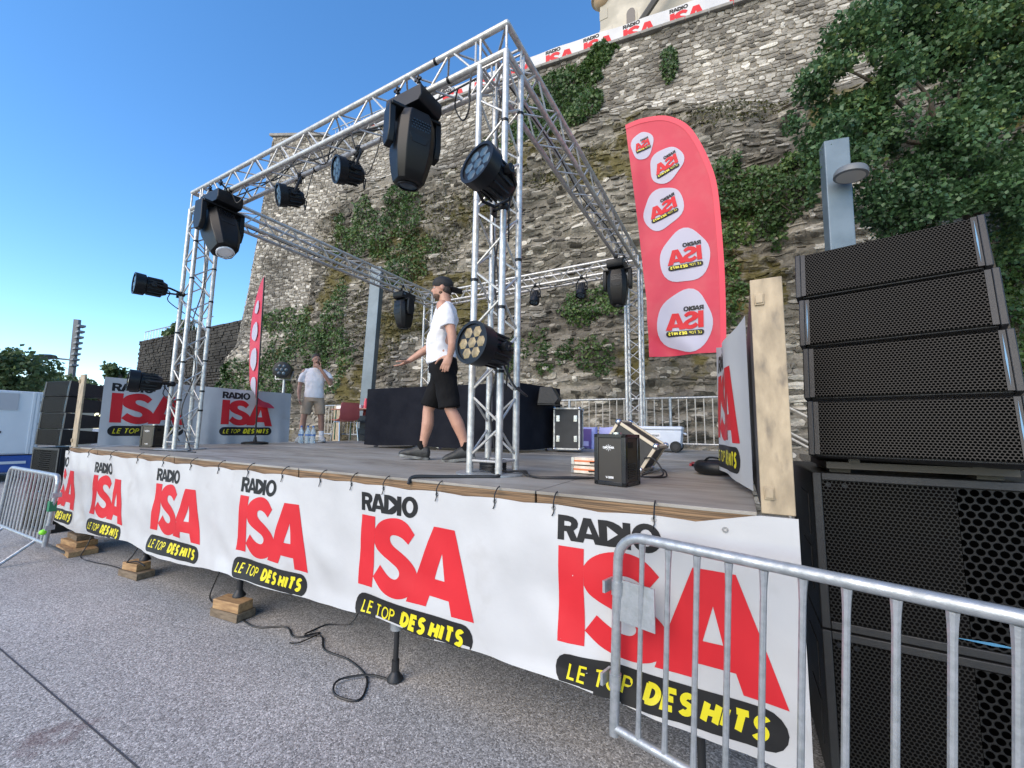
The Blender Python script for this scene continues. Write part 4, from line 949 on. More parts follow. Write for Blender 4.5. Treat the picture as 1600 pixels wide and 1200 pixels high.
def hand(b, wrist, d, nrm, curl, s=1, spread=.06):
    """palm from the wrist along d, palm facing nrm; four unequal fingers and a thumb"""
    w_, d, nrm = Vector(wrist), Vector(d).normalized(), Vector(nrm).normalized(); sd = d.cross(nrm).normalized(); nrm = sd.cross(d).normalized()
    pl = .085*s
    loft(b, [(w_-d*.02, .026*s, .021*s, sd, nrm), (w_+d*.02*s, .034*s, .019*s, sd, nrm), (w_+d*.055*s, .042*s, .017*s, sd, nrm), (w_+d*pl, .041*s, .014*s, sd, nrm), (w_+d*(pl+.012), .034*s, .008*s, sd, nrm)], 14)
    for i, L_ in enumerate((.070, .080, .074, .058)):
        o = (-.031+.0207*i)*s; p = w_+d*pl*.96+sd*o; dd = (d+sd*(spread*(i-1.5))).normalized(); pts = [p]; a = curl[0]
        for k, f in enumerate((.45, .32, .25)):
            v = dd*math.cos(a)+nrm*math.sin(a); pts.append(pts[-1]+v*L_*f*s); a += curl[1]
        b.tube(pts, [.0100*s, .0095*s, .0088*s, .0075*s], 8); b.ell(pts[-1], (.0078*s,)*3, None, 8, 6)
    p = w_+d*.025*s-sd*.034*s; pts = [p, p+(d*.55-sd*.75+nrm*.25)*.035*s, p+(d*.9-sd*.95+nrm*.45)*.055*s, p+(d*1.35-sd*.95+nrm*.6)*.068*s]
    b.tube(pts, [.015*s, .0125*s, .0105*s, .009*s], 8); b.ell(pts[-1], (.009*s,)*3, None, 8, 6)
def remesh(o, vx, smooth=3, disp=0, tex=None):
    m = o.modifiers.new('remesh', 'REMESH'); m.mode = 'VOXEL'; m.voxel_size = vx; m.use_smooth_shade = True
    if smooth: s_ = o.modifiers.new('smooth', 'SMOOTH'); s_.iterations = smooth; s_.factor = .5
    if disp: d = o.modifiers.new('wrinkle', 'DISPLACE'); d.texture = tex or wr_tex; d.strength = disp; d.mid_level = .5; d.texture_coords = 'LOCAL'
    return o
FV, LV, UV = Vector((1, 0, 0)), Vector((0, 1, 0)), Vector((0, 0, 1))
def head(b, c, yaw, pitch=0, s=1):
    H = Matrix.Translation(c) @ Matrix.Rotation(yaw, 4, 'Z') @ Matrix.Rotation(pitch, 4, 'Y') @ Matrix.Scale(s, 4)
    b.ell((-.012, 0, .025), (.098, .077, .098), H, 20, 14); b.ell((.022, 0, -.040), (.066, .060, .072), H, 16, 12)   # skull, face
    b.ell((.045, 0, -.085), (.036, .040, .026), H, 14, 10)      # chin
    b.ell((.072, 0, .018), (.018, .052, .012), H, 12, 8)        # brow
    loft(b, [((.070, 0, .012), .010, .010, FV, LV), ((.092, 0, -.018), .013, .013, FV, LV), ((.098, 0, -.032), .014, .017, FV, LV), ((.082, 0, -.040), .012, .014, FV, LV)], 10, H)   # nose
    b.ell((.078, 0, -.058), (.012, .024, .007), H, 10, 8); b.ell((.076, 0, -.068), (.012, .020, .006), H, 10, 8)     # lips
    for y in (-1, 1):
        b.ell((-.008, y*.078, -.008), (.020, .009, .030), H, 10, 8); b.ell((.052, y*.040, -.035), (.022, .016, .02), H, 10, 8)
    return H
def eyes(par, H, wm, s=1):
    for y in (-1, 1):
        e = MB(); e.ell((.071, y*.031, .001), (.010, .013, .008), H, 10, 8); eo = e.build('eye', eyew, par, world=False)
        e = MB(); e.ell((.079, y*.031, .001), (.004, .006, .006), H, 8, 6); e.build('iris', eyed, eo, world=False)
        e = MB(); e.tube([H @ Vector((.083, y*.014, .016)), H @ Vector((.084, y*.032, .021)), H @ Vector((.070, y*.050, .016))], [.004, .005, .003], 6); e.build('eyebrow', hairm, par, world=False)
def shoe(par, ankle, d, L_, m_, sole, pitch=0):
    a = Vector(ankle); M = Matrix.Translation(a) @ Matrix.Rotation(math.atan2(d[1], d[0]), 4, 'Z') @ Matrix.Rotation(-pitch, 4, 'Y')
    b = MB(); k = L_/.30
    secs = [(-.085, .030, .030, -.030), (-.07, .042, .058, -.02), (-.02, .045, .07, -.015), (.04, .047, .062, -.02), (.10, .052, .046, -.035), (.16, .050, .036, -.045), (.195, .040, .026, -.052), (.215, .02, .014, -.058)]
    loft(b, [((x*k, 0, z), w_, h, LV, UV) for x, w_, h, z in secs], 16, M); s_ = b.build('shoe', m_, par, world=False); remesh(s_, .007, 2)
    b = MB(); out = [(-.09, -.030), (-.06, -.044), (0, -.042), (.06, -.048), (.12, -.054), (.18, -.046), (.215, -.018), (.215, .018), (.18, .046), (.12, .054), (.06, .048), (0, .042), (-.06, .044), (-.09, .030)]
    vs = [(x*k, y*1.03, z+(.02 if x > .19 else 0)) for z in (-.092, -.064) for x, y in out]; n = len(out)
    b.add(vs, [tuple(range(n-1, -1, -1)), tuple(range(n, 2*n))]+[(i, (i+1) % n, n+(i+1) % n, n+i) for i in range(n)], M); b.build('sole', sole, s_, world=False, bevel=.005)
def ring_z(c, rf, rl): return (c, rf, rl, FV, LV)
# --- man in black cap and black shorts, walking, right arm held out
p1 = thing('person', 'man in backward black cap, white t-shirt and black shorts gesturing with open hand', 'person', (-1.13, .775, .0), math.atan2(-.50, -.86))
b = MB()
loft(b, [ring_z((0, 0, .86), .10, .15), ring_z((0, 0, 1.0), .125, .165), ring_z((.025, 0, 1.12), .13, .158), ring_z((.02, 0, 1.28), .125, .172), ring_z((.0, 0, 1.42), .115, .18), ring_z((-.01, 0, 1.52), .085, .15), ring_z((-.01, 0, 1.58), .06, .075)], 20)
limb(b, [(-.02, 0, 1.52), (.0, 0, 1.60), (.02, 0, 1.68)], [.066, .062, .060])
H1 = head(b, (.045, 0, 1.742), R(8), R(2))
limb(b, [(0, -.19, 1.50), (.06, -.25, 1.36), (.15, -.27, 1.22)], [.062, .052, .044]); limb(b, [(.15, -.27, 1.22), (.28, -.26, 1.12), (.40, -.245, 1.03)], [.044, .041, .028])
hand(b, (.40, -.245, 1.03), (.84, .12, -.48), (.30, .15, .9), (.10, .22), 1.05, .10)
limb(b, [(0, .19, 1.50), (-.06, .26, 1.36), (-.11, .29, 1.22)], [.062, .055, .046]); limb(b, [(-.11, .29, 1.22), (-.12, .29, 1.11), (-.10, .275, 1.0)], [.046, .042, .029])
hand(b, (-.10, .275, 1.0), (.36, -.02, -.93), (.1, -.95, -.2), (.12, .2), 1.05, .05)
limb(b, [(.0, -.09, .92), (.09, -.10, .70), (.155, -.105, .50)], [.095, .078, .056]); limb(b, [(.155, -.105, .50), (.155, -.105, .36), (.185, -.105, .20), (.205, -.105, .085)], [.056, .062, .044, .038])
limb(b, [(.0, .09, .92), (-.05, .11, .70), (-.10, .115, .50)], [.095, .078, .056]); limb(b, [(-.10, .115, .50), (-.175, .115, .36), (-.23, .115, .22), (-.26, .115, .11)], [.056, .062, .044, .038])
body = remesh(b.build('body', skin1, p1, world=False), .0075, 3)
eyes(body, H1, None)
b = MB(); sb_ = [ring_z((.015, 0, .955), .150, .18), ring_z((.025, 0, 1.05), .146, .176), ring_z((.035, 0, 1.16), .143, .174), ring_z((.022, 0, 1.30), .134, .184), ring_z((.0, 0, 1.43), .124, .190), ring_z((-.015, 0, 1.51), .098, .168), ring_z((-.012, 0, 1.565), .082, .12), ring_z((-.01, 0, 1.585), .070, .085)]
loft(b, sb_, 24); sleeve(b, [(0, -.165, 1.495), (.035, -.23, 1.40), (.075, -.258, 1.31)], [.068, .070, .076]); sleeve(b, [(-.01, .165, 1.495), (-.045, .245, 1.40), (-.075, .272, 1.27)], [.070, .073, .080])
sh = remesh(b.build('t_shirt', shirt_m, p1, world=False), .010, 3, .040)
o = MB(); o.tube(arc([(.155, -.05, 1.50), (.175, -.025, 1.43), (.178, .0, 1.34), (.182, .02, 1.33), (.176, .03, 1.40), (.150, .035, 1.50)], 6), .0035, 6); o.tube([(.184, -.02, 1.35), (.190, .0, 1.32), (.184, .02, 1.36)], .008, 6); o.build('lanyard', cable_m, sh, world=False)
b = MB(); loft(b, [ring_z((.0, 0, 1.02), .135, .168), ring_z((0, 0, .95), .145, .182), ring_z((0, 0, .86), .14, .185)], 20)
sleeve(b, [(.0, -.085, .90), (.065, -.10, .74), (.135, -.105, .535)], [.115, .105, .100]); sleeve(b, [(.0, .09, .90), (-.05, .11, .74), (-.088, .118, .515)], [.12, .11, .106])
remesh(b.build('shorts', bshort, p1, world=False), .011, 2, .028)
for c, dd, pt in (((.208, -.105, .096), (1, -.08), R(6)), ((-.25, .115, .106), (1, .05), R(-7))):
    shoe(p1, c, dd, .315, shoeb, mat('sole_grey', (.22, .23, .22), .6, 0, (.03, .03, .03), 14), pt)
    o = MB(); o.tube([(c[0]-.004, c[1], .10), (c[0]-.004, c[1], .19)], .044, 14); o.build('sock', bshort, p1, world=False)
b = MB(); b.ell((-.014, 0, .045), (.108, .088, .084), H1, 22, 14); cp = b.build('cap_crown', capm, p1, world=False)
cp.data.transform(Matrix.Identity(4))
b = MB(); b.prism([(-.205, -.066), (-.15, -.085), (-.08, -.088), (-.08, .088), (-.15, .085), (-.205, .066)], .008, H1 @ Matrix.Translation((-.01, 0, .012)) @ Matrix.Rotation(R(-12), 4, 'Y') @ Matrix.Rotation(R(90), 4, 'X') @ Matrix.Translation((0, 0, 0))); b.build('cap_peak', capm, cp, world=False, bevel=.003)
b = MB(); b.ell((.036, 0, -.080), (.052, .052, .040), H1, 14, 10); b.ell((.008, 0, -.055), (.045, .066, .03), H1, 14, 10); b.build('beard', beardm, p1, world=False)
b = MB(); b.ell((-.045, 0, -.02), (.062, .079, .062), H1, 14, 10); b.build('hair', hairm, p1, world=False)
# --- man in beige shorts, hand at his mouth
p2 = thing('person', 'man in white t-shirt, beige shorts and white shoes holding his hand to his mouth', 'person', (-5.98, 2.76, 0), math.atan2(-.60, .80))
b = MB()
loft(b, [ring_z((0, 0, .82), .095, .145), ring_z((0, 0, .95), .11, .16), ring_z((.01, 0, 1.08), .105, .15), ring_z((.01, 0, 1.22), .11, .165), ring_z((.0, 0, 1.35), .105, .175), ring_z((-.01, 0, 1.43), .08, .15), ring_z((-.01, 0, 1.49), .055, .07)], 18)
limb(b, [(-.01, 0, 1.43), (.005, 0, 1.50), (.02, 0, 1.58)], [.06, .056, .055])
H2 = head(b, (.035, 0, 1.645), R(14), R(4), .97)
limb(b, [(0, -.19, 1.40), (-.01, -.245, 1.26), (-.02, -.265, 1.12)], [.058, .048, .040]); limb(b, [(-.02, -.265, 1.12), (.03, -.27, .99), (.07, -.255, .87)], [.040, .037, .026])
hand(b, (.07, -.255, .87), (.25, .12, -.95), (-.1, .95, .1), (.2, .35), 1.0, .04)
limb(b, [(0, .19, 1.40), (.07, .265, 1.27), (.13, .285, 1.17)], [.058, .05, .042]); limb(b, [(.13, .285, 1.17), (.17, .19, 1.31), (.18, .085, 1.46)], [.042, .037, .027])
hand(b, (.18, .085, 1.46), (-.05, -.72, .62), (-.85, .1, -.2), (.35, .55), 1.0, .04)
for s_ in (-1, 1):
    limb(b, [(0, s_*.085, .88), (.01, s_*.13, .68), (.015, s_*.155, .48)], [.09, .074, .054]); limb(b, [(.015, s_*.155, .48), (-.01, s_*.165, .35), (-.005, s_*.175, .2), (0, s_*.18, .09)], [.054, .058, .042, .036])
body2 = remesh(b.build('body', skin2, p2, world=False), .009, 2); eyes(body2, H2, None)
b = MB(); loft(b, [ring_z((.0, 0, .875), .135, .178), ring_z((.005, 0, .97), .138, .178), ring_z((.015, 0, 1.10), .132, .172), ring_z((.012, 0, 1.22), .132, .186), ring_z((.0, 0, 1.34), .125, .198), ring_z((-.01, 0, 1.42), .102, .18), ring_z((-.01, 0, 1.475), .075, .112), ring_z((-.01, 0, 1.492), .064, .08)], 22)
sleeve(b, [(0, -.155, 1.40), (-.005, -.222, 1.30), (-.012, -.250, 1.18)], [.066, .066, .072]); sleeve(b, [(0, .155, 1.40), (.035, .232, 1.33), (.075, .262, 1.25)], [.066, .066, .070])
remesh(b.build('t_shirt', shirt_m, p2, world=False), .013, 2, .025)
b = MB(); loft(b, [ring_z((0, 0, .95), .122, .168), ring_z((0, 0, .88), .13, .178), ring_z((0, 0, .80), .13, .18)], 18)
for s_ in (-1, 1): sleeve(b, [(0, s_*.08, .86), (.005, s_*.115, .72), (.01, s_*.135, .55)], [.108, .102, .10])
remesh(b.build('shorts', kshort, p2, world=False), .013, 2, .018)
for s_ in (-1, 1):
    shoe(p2, (.01, s_*.185, .096), (1, s_*.25), .29, shoew, mat('sole_white', (.5, .5, .48), .6))
    o = MB(); o.tube([(0, s_*.182, .10), (-.003, s_*.178, .225)], .046, 12); o.build('sock', sockw, p2, world=False)
b = MB(); b.ell((-.022, 0, .052), (.098, .083, .082), H2, 16, 12); b.ell((-.045, 0, .0), (.068, .082, .07), H2, 14, 10); b.build('hair', hairm, p2, world=False)
b = MB(); b.tube([H2 @ Vector((.086, -.028, -.052)), H2 @ Vector((.096, 0, -.046)), H2 @ Vector((.086, .028, -.052))], .006, 6); b.build('moustache', hairm, p2, world=False)
# ---------------------------------------------------------------- cliff, castle wall and tower
def vnoise(x, y, z=0.0, seed=0):
    x, y = np.asarray(x, float), np.asarray(y, float); z = np.broadcast_to(np.asarray(z, float), x.shape)
    xi, yi, zi = np.floor(x).astype(np.int64), np.floor(y).astype(np.int64), np.floor(z).astype(np.int64)
    fx, fy, fz = x-xi, y-yi, z-zi
    u, v, w_ = (t*t*t*(t*(t*6-15)+10) for t in (fx, fy, fz))
    def h(a, b, c):
        n = (a*374761393+b*668265263+c*2147483647+seed*974711) & 0xffffffff
        n = ((n ^ (n >> 13))*1274126177) & 0xffffffff
        return ((n ^ (n >> 16)) & 0xffff)/65535.0*2-1
    r = 0
    for dx in (0, 1):
        for dy in (0, 1):
            for dz in (0, 1):
                r = r+h(xi+dx, yi+dy, zi+dz)*(u if dx else 1-u)*(v if dy else 1-v)*(w_ if dz else 1-w_)
    return r
def fbm(x, y, z=0.0, o=4, seed=0):
    r, a, f = 0, .5, 1.0
    for i in range(o): r = r+a*vnoise(np.asarray(x)*f, np.asarray(y)*f, np.asarray(z)*f+i*7.3, seed+i); a *= .5; f *= 2.03
    return r
CB = np.array([(18, 9.2), (6, 7.9), (0, 7.1), (-3.5, 6.7), (-10.3, 6.0), (-12.2, 6.25), (-15.8, 5.9), (-18.9, 6.9), (-19.8, 14.)])
CT = np.array([(18, 10.0), (6, 8.75), (0, 7.95), (-3.5, 7.5), (-10.3, 6.95), (-12.0, 6.95), (-15.2, 6.5), (-15.5, 6.9), (-16.4, 14.)])
CZ = np.array([10.95, 10.95, 10.95, 10.95, 11.0, 11.6, 12.35, 12.4, 12.4])
seg = np.concatenate([[0], np.cumsum(np.hypot(*np.diff(CB, axis=0).T))]); SL = seg[-1]
SA = seg[5]
def plan(s, t):
    bx_, by_ = np.interp(s, seg, CB[:, 0]), np.interp(s, seg, CB[:, 1]); tx, ty = np.interp(s, seg, CT[:, 0]), np.interp(s, seg, CT[:, 1]); zt = np.interp(s, seg, CZ)
    tt = t**.8
    return bx_+(tx-bx_)*tt, by_+(ty-by_)*tt, -1.35+(zt+1.35)*t
ZB = np.array([(18, 7.4), (6, 7.7), (4.4, 7.9), (2.7, 7.8), (1.4, 8.1), (.5, 8.35), (-.7, 8.55), (-2.4, 8.7), (-5, 8.2), (-8.1, 8.9), (-11, 8.6), (-11.9, 8.0)])[::-1]
def mask_mas(s, z, x):
    zb = np.where(s < SA, np.interp(x, ZB[:, 0], ZB[:, 1]), 3.4)+.45*fbm(x*.6, z*.3, 2, 3, 11)
    return 1/(1+np.exp(-(z-zb)*7))
def surf(s, t):
    s, t = np.asarray(s, float), np.asarray(t, float)
    x, y, z = plan(s, t); e = .05
    x2, y2, _ = plan(s+e, t); x1, y1, _ = plan(s-e, t)
    tx, ty = x2-x1, y2-y1; L_ = np.hypot(tx, ty)+1e-9; nx, ny = -ty/L_, tx/L_      # moving to -x, outward is -y
    m = mask_mas(s, z, x); tow = 1/(1+np.exp(-(s-SA)*3))
    rock = 1-m
    big = .75*fbm(s*.22+3, z*.20, 1, 3, 3)+.35
    rid = 1-np.abs(fbm(s*.75, z*1.3+fbm(s*.5, z*.5, 0, 2, 9)*.8, 4, 4, 5))*2.2
    st = fbm(s*.8, z*5.5+1.4*fbm(s*.6, z*.4, 0, 2, 21), 7, 3, 6)
    d = rock*(big*.55+.15*rid+.15*st+.07*fbm(s*4.5, z*8, 2, 2, 8))+m*(.10*fbm(s*.4, z*.4, 0, 3, 2)+.025*fbm(s*4, z*5, 1, 2, 4))
    d = d*(1-.35*tow)
    return np.stack([x+nx*d, y+ny*d, z+.0*d], -1), np.stack([nx, ny, np.full_like(nx, .12)], -1), m, tow
NS, NT = 520, 165
sg = np.linspace(0, SL, NS); tg = np.linspace(0, 1, NT)
SS, TT = np.meshgrid(sg, tg)
PP, NN, MM, TW = surf(SS, TT)
moss_f = lambda x, z: fbm(x*.55, z*.55, 0, 4, 31)+.55*np.exp(-(((x+8.5)/5.0)**2+((z-4.8)/3.2)**2))-.10
def grid_obj(name, sel, m_, parent=None):
    idx = -np.ones(NS*NT, int); q = np.arange(NS*NT).reshape(NT, NS)
    f = np.stack([q[:-1, :-1], q[1:, :-1], q[1:, 1:], q[:-1, 1:]], -1)[sel[:-1, :-1]]
    u = np.unique(f); idx[u] = np.arange(len(u)); V = PP.reshape(-1, 3)[u]
    me = bpy.data.meshes.new(name)
    off = WM[parent].translation if parent is not None else Vector((0, 0, 0))
    me.from_pydata((V-np.array(off)).tolist(), [], idx[f].tolist()); me.materials.append(m_)
    at = me.attributes.new('tint', 'FLOAT', 'POINT'); at.data.foreach_set('value', np.clip(.34+.25*fbm(V[:, 0]*2, V[:, 2]*3, 0, 3, 14), 0, 1))
    am = me.attributes.new('moss', 'FLOAT', 'POINT'); am.data.foreach_set('value', np.clip((moss_f(V[:, 0], V[:, 2])*(1-.75*MM.reshape(-1)[u])-.02)*3.2, 0, 1))
    me.shade_smooth()
    o = bpy.data.objects.new(name, me); COL.objects.link(o)
    if parent is not None: o.parent = parent; WM[o] = WM[parent].copy()
    return o
def rock_mat(name, dark, mid, pale, mossc):
    m = bpy.data.materials.new(name); m.use_nodes = True; t = m.node_tree; b = t.nodes['Principled BSDF']; L = t.links.new; N = t.nodes.new
    at = N('ShaderNodeAttribute'); at.attribute_name = 'tint'; am = N('ShaderNodeAttribute'); am.attribute_name = 'moss'
    tc = N('ShaderNodeTexCoord'); n1 = N('ShaderNodeTexNoise'); n1.inputs['Scale'].default_value = 13; n1.inputs['Detail'].default_value = 9; n1.inputs['Roughness'].default_value = .62; L(tc.outputs['Object'], n1.inputs['Vector'])
    n2 = N('ShaderNodeTexNoise'); n2.inputs['Scale'].default_value = .42; n2.inputs['Detail'].default_value = 5; L(tc.outputs['Object'], n2.inputs['Vector'])
    ma = N('ShaderNodeMath'); ma.operation = 'MULTIPLY_ADD'; L(n1.outputs['Fac'], ma.inputs[0]); ma.inputs[1].default_value = .7; L(at.outputs['Fac'], ma.inputs[2])
    sb_ = N('ShaderNodeMath'); sb_.operation = 'SUBTRACT'; L(ma.outputs[0], sb_.inputs[0]); sb_.inputs[1].default_value = .35
    cr = N('ShaderNodeValToRGB'); e = cr.color_ramp.elements; e[0].position = .06; e[0].color = (*dark, 1); e[1].position = .95; e[1].color = (*pale, 1); x = e.new(.5); x.color = (*mid, 1); L(sb_.outputs[0], cr.inputs[0])
    # large weathering streaks
    mr = N('ShaderNodeMapRange'); mr.inputs[1].default_value = .36; mr.inputs[2].default_value = .64; mr.inputs[3].default_value = .48; mr.inputs[4].default_value = 1.15; L(n2.outputs['Fac'], mr.inputs[0])
    mu = N('ShaderNodeMix'); mu.data_type = 'RGBA'; mu.blend_type = 'MULTIPLY'; mu.inputs[0].default_value = 1; L(cr.outputs[0], mu.inputs[6]); L(mr.outputs[0], mu.inputs[7])
    n3 = N('ShaderNodeTexNoise'); n3.inputs['Scale'].default_value = 3.2; n3.inputs['Detail'].default_value = 6; n3.inputs['Roughness'].default_value = .7; L(tc.outputs['Object'], n3.inputs['Vector'])
    mm = N('ShaderNodeMath'); mm.operation = 'MULTIPLY'; L(am.outputs['Fac'], mm.inputs[0]); L(n3.outputs['Fac'], mm.inputs[1])
    m3 = N('ShaderNodeMapRange'); m3.inputs[1].default_value = .34; m3.inputs[2].default_value = .52; m3.inputs[4].default_value = .85; L(mm.outputs[0], m3.inputs[0])
    mx = N('ShaderNodeMix'); mx.data_type = 'RGBA'; L(m3.outputs[0], mx.inputs[0]); L(mu.outputs[2], mx.inputs[6])
    mg = N('ShaderNodeMix'); mg.data_type = 'RGBA'; L(n1.outputs['Fac'], mg.inputs[0]); mg.inputs[6].default_value = (*mossc, 1); mg.inputs[7].default_value = (.11, .085, .022, 1); L(mg.outputs[2], mx.inputs[7])
    L(mx.outputs[2], b.inputs['Base Color']); b.inputs['Roughness'].default_value = .92; b.inputs['Specular IOR Level'].default_value = .2
    bp = N('ShaderNodeBump'); bp.inputs['Strength'].default_value = .9; bp.inputs['Distance'].default_value = .03
    n4 = N('ShaderNodeTexNoise'); n4.inputs['Scale'].default_value = 24; n4.inputs['Detail'].default_value = 8; L(tc.outputs['Object'], n4.inputs['Vector']); L(n4.outputs['Fac'], bp.inputs['Height']); L(bp.outputs[0], b.inputs['Normal'])
    return m
rockm = rock_mat('weathered_limestone', (.085, .077, .063), (.265, .24, .196), (.56, .52, .44), (.070, .064, .015))
wallm = rock_mat('rubble_masonry', (.12, .109, .092), (.285, .262, .222), (.56, .525, .455), (.06, .06, .02))
mortm = rock_mat('lime_mortar', (.15, .132, .105), (.25, .222, .178), (.36, .325, .265), (.06, .06, .02))
isM = MM > .5; isT = (SS > SA-.2) & isM
cliff = grid_obj('rock_cliff', ~isM, rockm); tag(cliff, 'rough limestone cliff with moss and plants behind the stage', kind='structure'); WM[cliff] = Matrix.Identity(4)
cw = thing('castle_wall', 'high grey rubble castle wall built on top of the cliff', 'wall', (-3, 8, 8))
ct = thing('castle_tower', 'tall rounded rubble tower at the left end of the castle wall', 'tower', (-14, 7, 3))
grid_obj('wall_core', isM & ~isT, mortm, cw); grid_obj('tower_core', isM & isT, mortm, ct)
# stones, each with its own edges, laid in uneven courses over the core
rng = np.random.default_rng(5)
stones = {'m': [], 't': [], 'r': []}
CAMA = np.array(CAMP); Fw, Rt, Up = np.array(fwd), np.array(r2), np.array(u2)
def visible_s():
    return seg[0]+5, seg[7]+.8
def gen():
    z = -1.2; s0, s1 = visible_s(); out = []
    while z < 12.3:
        h = rng.uniform(.06, .125) if z > 3 else rng.uniform(.06, .14)
        s = s0+rng.uniform(0, .3)
        while s < s1:
            frac = (z+1.35)/(np.interp(s, seg, CZ)+1.35)
            if frac > .995: s += .3; continue
            x = float(plan(np.array(s), np.array(frac))[0]); m = float(mask_mas(np.array(s), np.array(z), np.array(x)))
            if m > .5: L_ = rng.uniform(.09, .26) if rng.random() < .88 else rng.uniform(.26, .42)
            else: L_ = rng.uniform(.09, .32) if rng.random() < .85 else rng.uniform(.3, .6)
            out.append((s, z, L_, h, m)); s += L_
        z += h
    return out
ST = gen()
A = np.array(ST); n = len(A)
jit = rng.uniform(-1, 1, (n, 4))
rk = A[:, 4] <= .5
keep = ~(rk & (rng.random(n) < .22)); A = A[keep]; jit = jit[keep]; rk = rk[keep]; n = len(A)
sc_ = A[:, 0]+A[:, 2]/2; zc = A[:, 1]+A[:, 3]/2+np.where(rk, .07, .03)*jit[:, 0]
zt_ = np.interp(sc_, seg, CZ); hw = A[:, 2]/2*np.where(rk, .98+.25*jit[:, 1], .93+.06*jit[:, 1]); hh = A[:, 3]/2*np.where(rk, 1.0+.35*jit[:, 2], .92+.1*jit[:, 2])
pro = np.where(rk, .012+.075*rng.random(n)**2, .012+.032*rng.random(n)); tilt = np.where(rk, .22*jit[:, 3], .06*jit[:, 3])
U = np.array([-1, 0, 1, 1, 1, 0, -1, -1, 0]); V_ = np.array([-1, -1, -1, 0, 1, 1, 1, 0, 0])
LS_ = np.zeros((n, 9)); LZ = np.zeros((n, 9)); pr = np.zeros((n, 9))
cor = np.where(np.abs(U)+np.abs(V_) == 2, 1, 0)
cut = rng.uniform(.62, .98, (n, 9))
for k in range(9):
    sq = np.where(cor[k], cut[:, k], rng.uniform(.90, 1.05, n))
    du = U[k]*hw*sq; dv = V_[k]*hh*sq
    LS_[:, k] = sc_+du*np.cos(tilt)-dv*np.sin(tilt); LZ[:, k] = zc+du*np.sin(tilt)*.6+dv
    pr[:, k] = pro*(.62 if k < 8 else 1.0)*rng.uniform(.75, 1.25, n)+np.where(rk, .06*jit[:, 0]*V_[k]*-1, 0)*.5
TL = np.clip((LZ+1.35)/(zt_[:, None]+1.35), 0, .999)
PF, NF, _, _ = surf(LS_, TL)
front = PF+NF*pr[..., None]; back = PF[:, :8]-NF[:, :8]*.10
allv = np.concatenate([front, back], 1)          # n,17,3
FQ = [(0, 1, 8, 7), (1, 2, 3, 8), (8, 3, 4, 5), (7, 8, 5, 6)]+[(9+i, 9+(i+1) % 8, (i+1) % 8, i) for i in range(8)]
FQ = [tuple(reversed(f)) for f in FQ]
cen = front[:, 8]; dv_ = cen-CAMA; Zd = dv_@Fw; px = 800+FPX*(dv_@Rt)/Zd; py = 600-FPX*(dv_@Up)/Zd
area = hw*hh/Zd**2*((px > 330) & (px < 1600) & (py > 0) & (py < 660))
tint = np.clip(np.where(rk, .42, .48)+.25*rng.standard_normal(n)+.12*fbm(cen[:, 0]*.5, cen[:, 2]*.5, 0, 2, 44), .02, 1)
mossv = np.clip((moss_f(cen[:, 0], cen[:, 2])*np.where(rk, 1, .25)-.02)*3.2, 0, 1)
grp = np.where(rk, 0, np.where(sc_ > SA-.2, 2, 1))
lens_ = ((cliff, rockm, 'rock', 'loose_rock', 260), (cw, wallm, 'stone', 'stonework', 290), (ct, wallm, 'stone', 'stonework', 200))
print('stones', n, [(grp == g).sum() for g in range(3)])
for g, (par, m_, nm, nm2, lim) in enumerate(lens_):
    ids = np.where(grp == g)[0]; order = ids[np.argsort(-area[ids])]
    off = np.array(WM[par].translation)
    def mk(name, sel):
        V = allv[sel].reshape(-1, 3)-off
        F = (np.array(FQ)[None]+np.arange(len(sel))[:, None, None]*17).reshape(-1, 4)
        me = bpy.data.meshes.new(name); me.from_pydata(V.tolist(), [], F.tolist()); me.materials.append(m_)
        at = me.attributes.new('tint', 'FLOAT', 'POINT'); at.data.foreach_set('value', np.repeat(tint[sel], 17))
        am = me.attributes.new('moss', 'FLOAT', 'POINT'); am.data.foreach_set('value', np.repeat(mossv[sel], 17))
        o = bpy.data.objects.new(name, me); COL.objects.link(o); o.parent = par; return o
    for i in order[:lim]: mk(nm, np.array([i]))
    tag(mk(nm2, order[lim:]), kind='stuff')
# coping along the wall top and small weep holes
def xtop(x):
    return float(np.interp(-x, -CT[:, 0], CT[:, 1])), float(np.interp(-x, -CT[:, 0], CZ))
b = MB()
xs = np.arange(10, -11.9, -.55)
for i in range(len(xs)-1):
    (ya, za), (yb, zb_) = xtop(xs[i]), xtop(xs[i+1]-.0)
    c = MB(); xa, xb = xs[i]-.004, xs[i+1]+.004
    c.add([(xa, ya-.16, za-.05), (xb, yb-.16, zb_-.05), (xb, yb+.5, zb_-.05), (xa, ya+.5, za-.05), (xa, ya-.16, za+.035), (xb, yb-.16, zb_+.035), (xb, yb+.5, zb_+.035), (xa, ya+.5, za+.035)], [(0, 3, 2, 1), (4, 5, 6, 7), (0, 1, 5, 4), (1, 2, 6, 5), (2, 3, 7, 6), (3, 0, 4, 7)]); c.build('coping_stone', copem if i else None or (copem := mat('grey_coping', (.26, .245, .22), .9, 0, (.18, .17, .15), 5, .3, 20)), cw, bevel=.01)
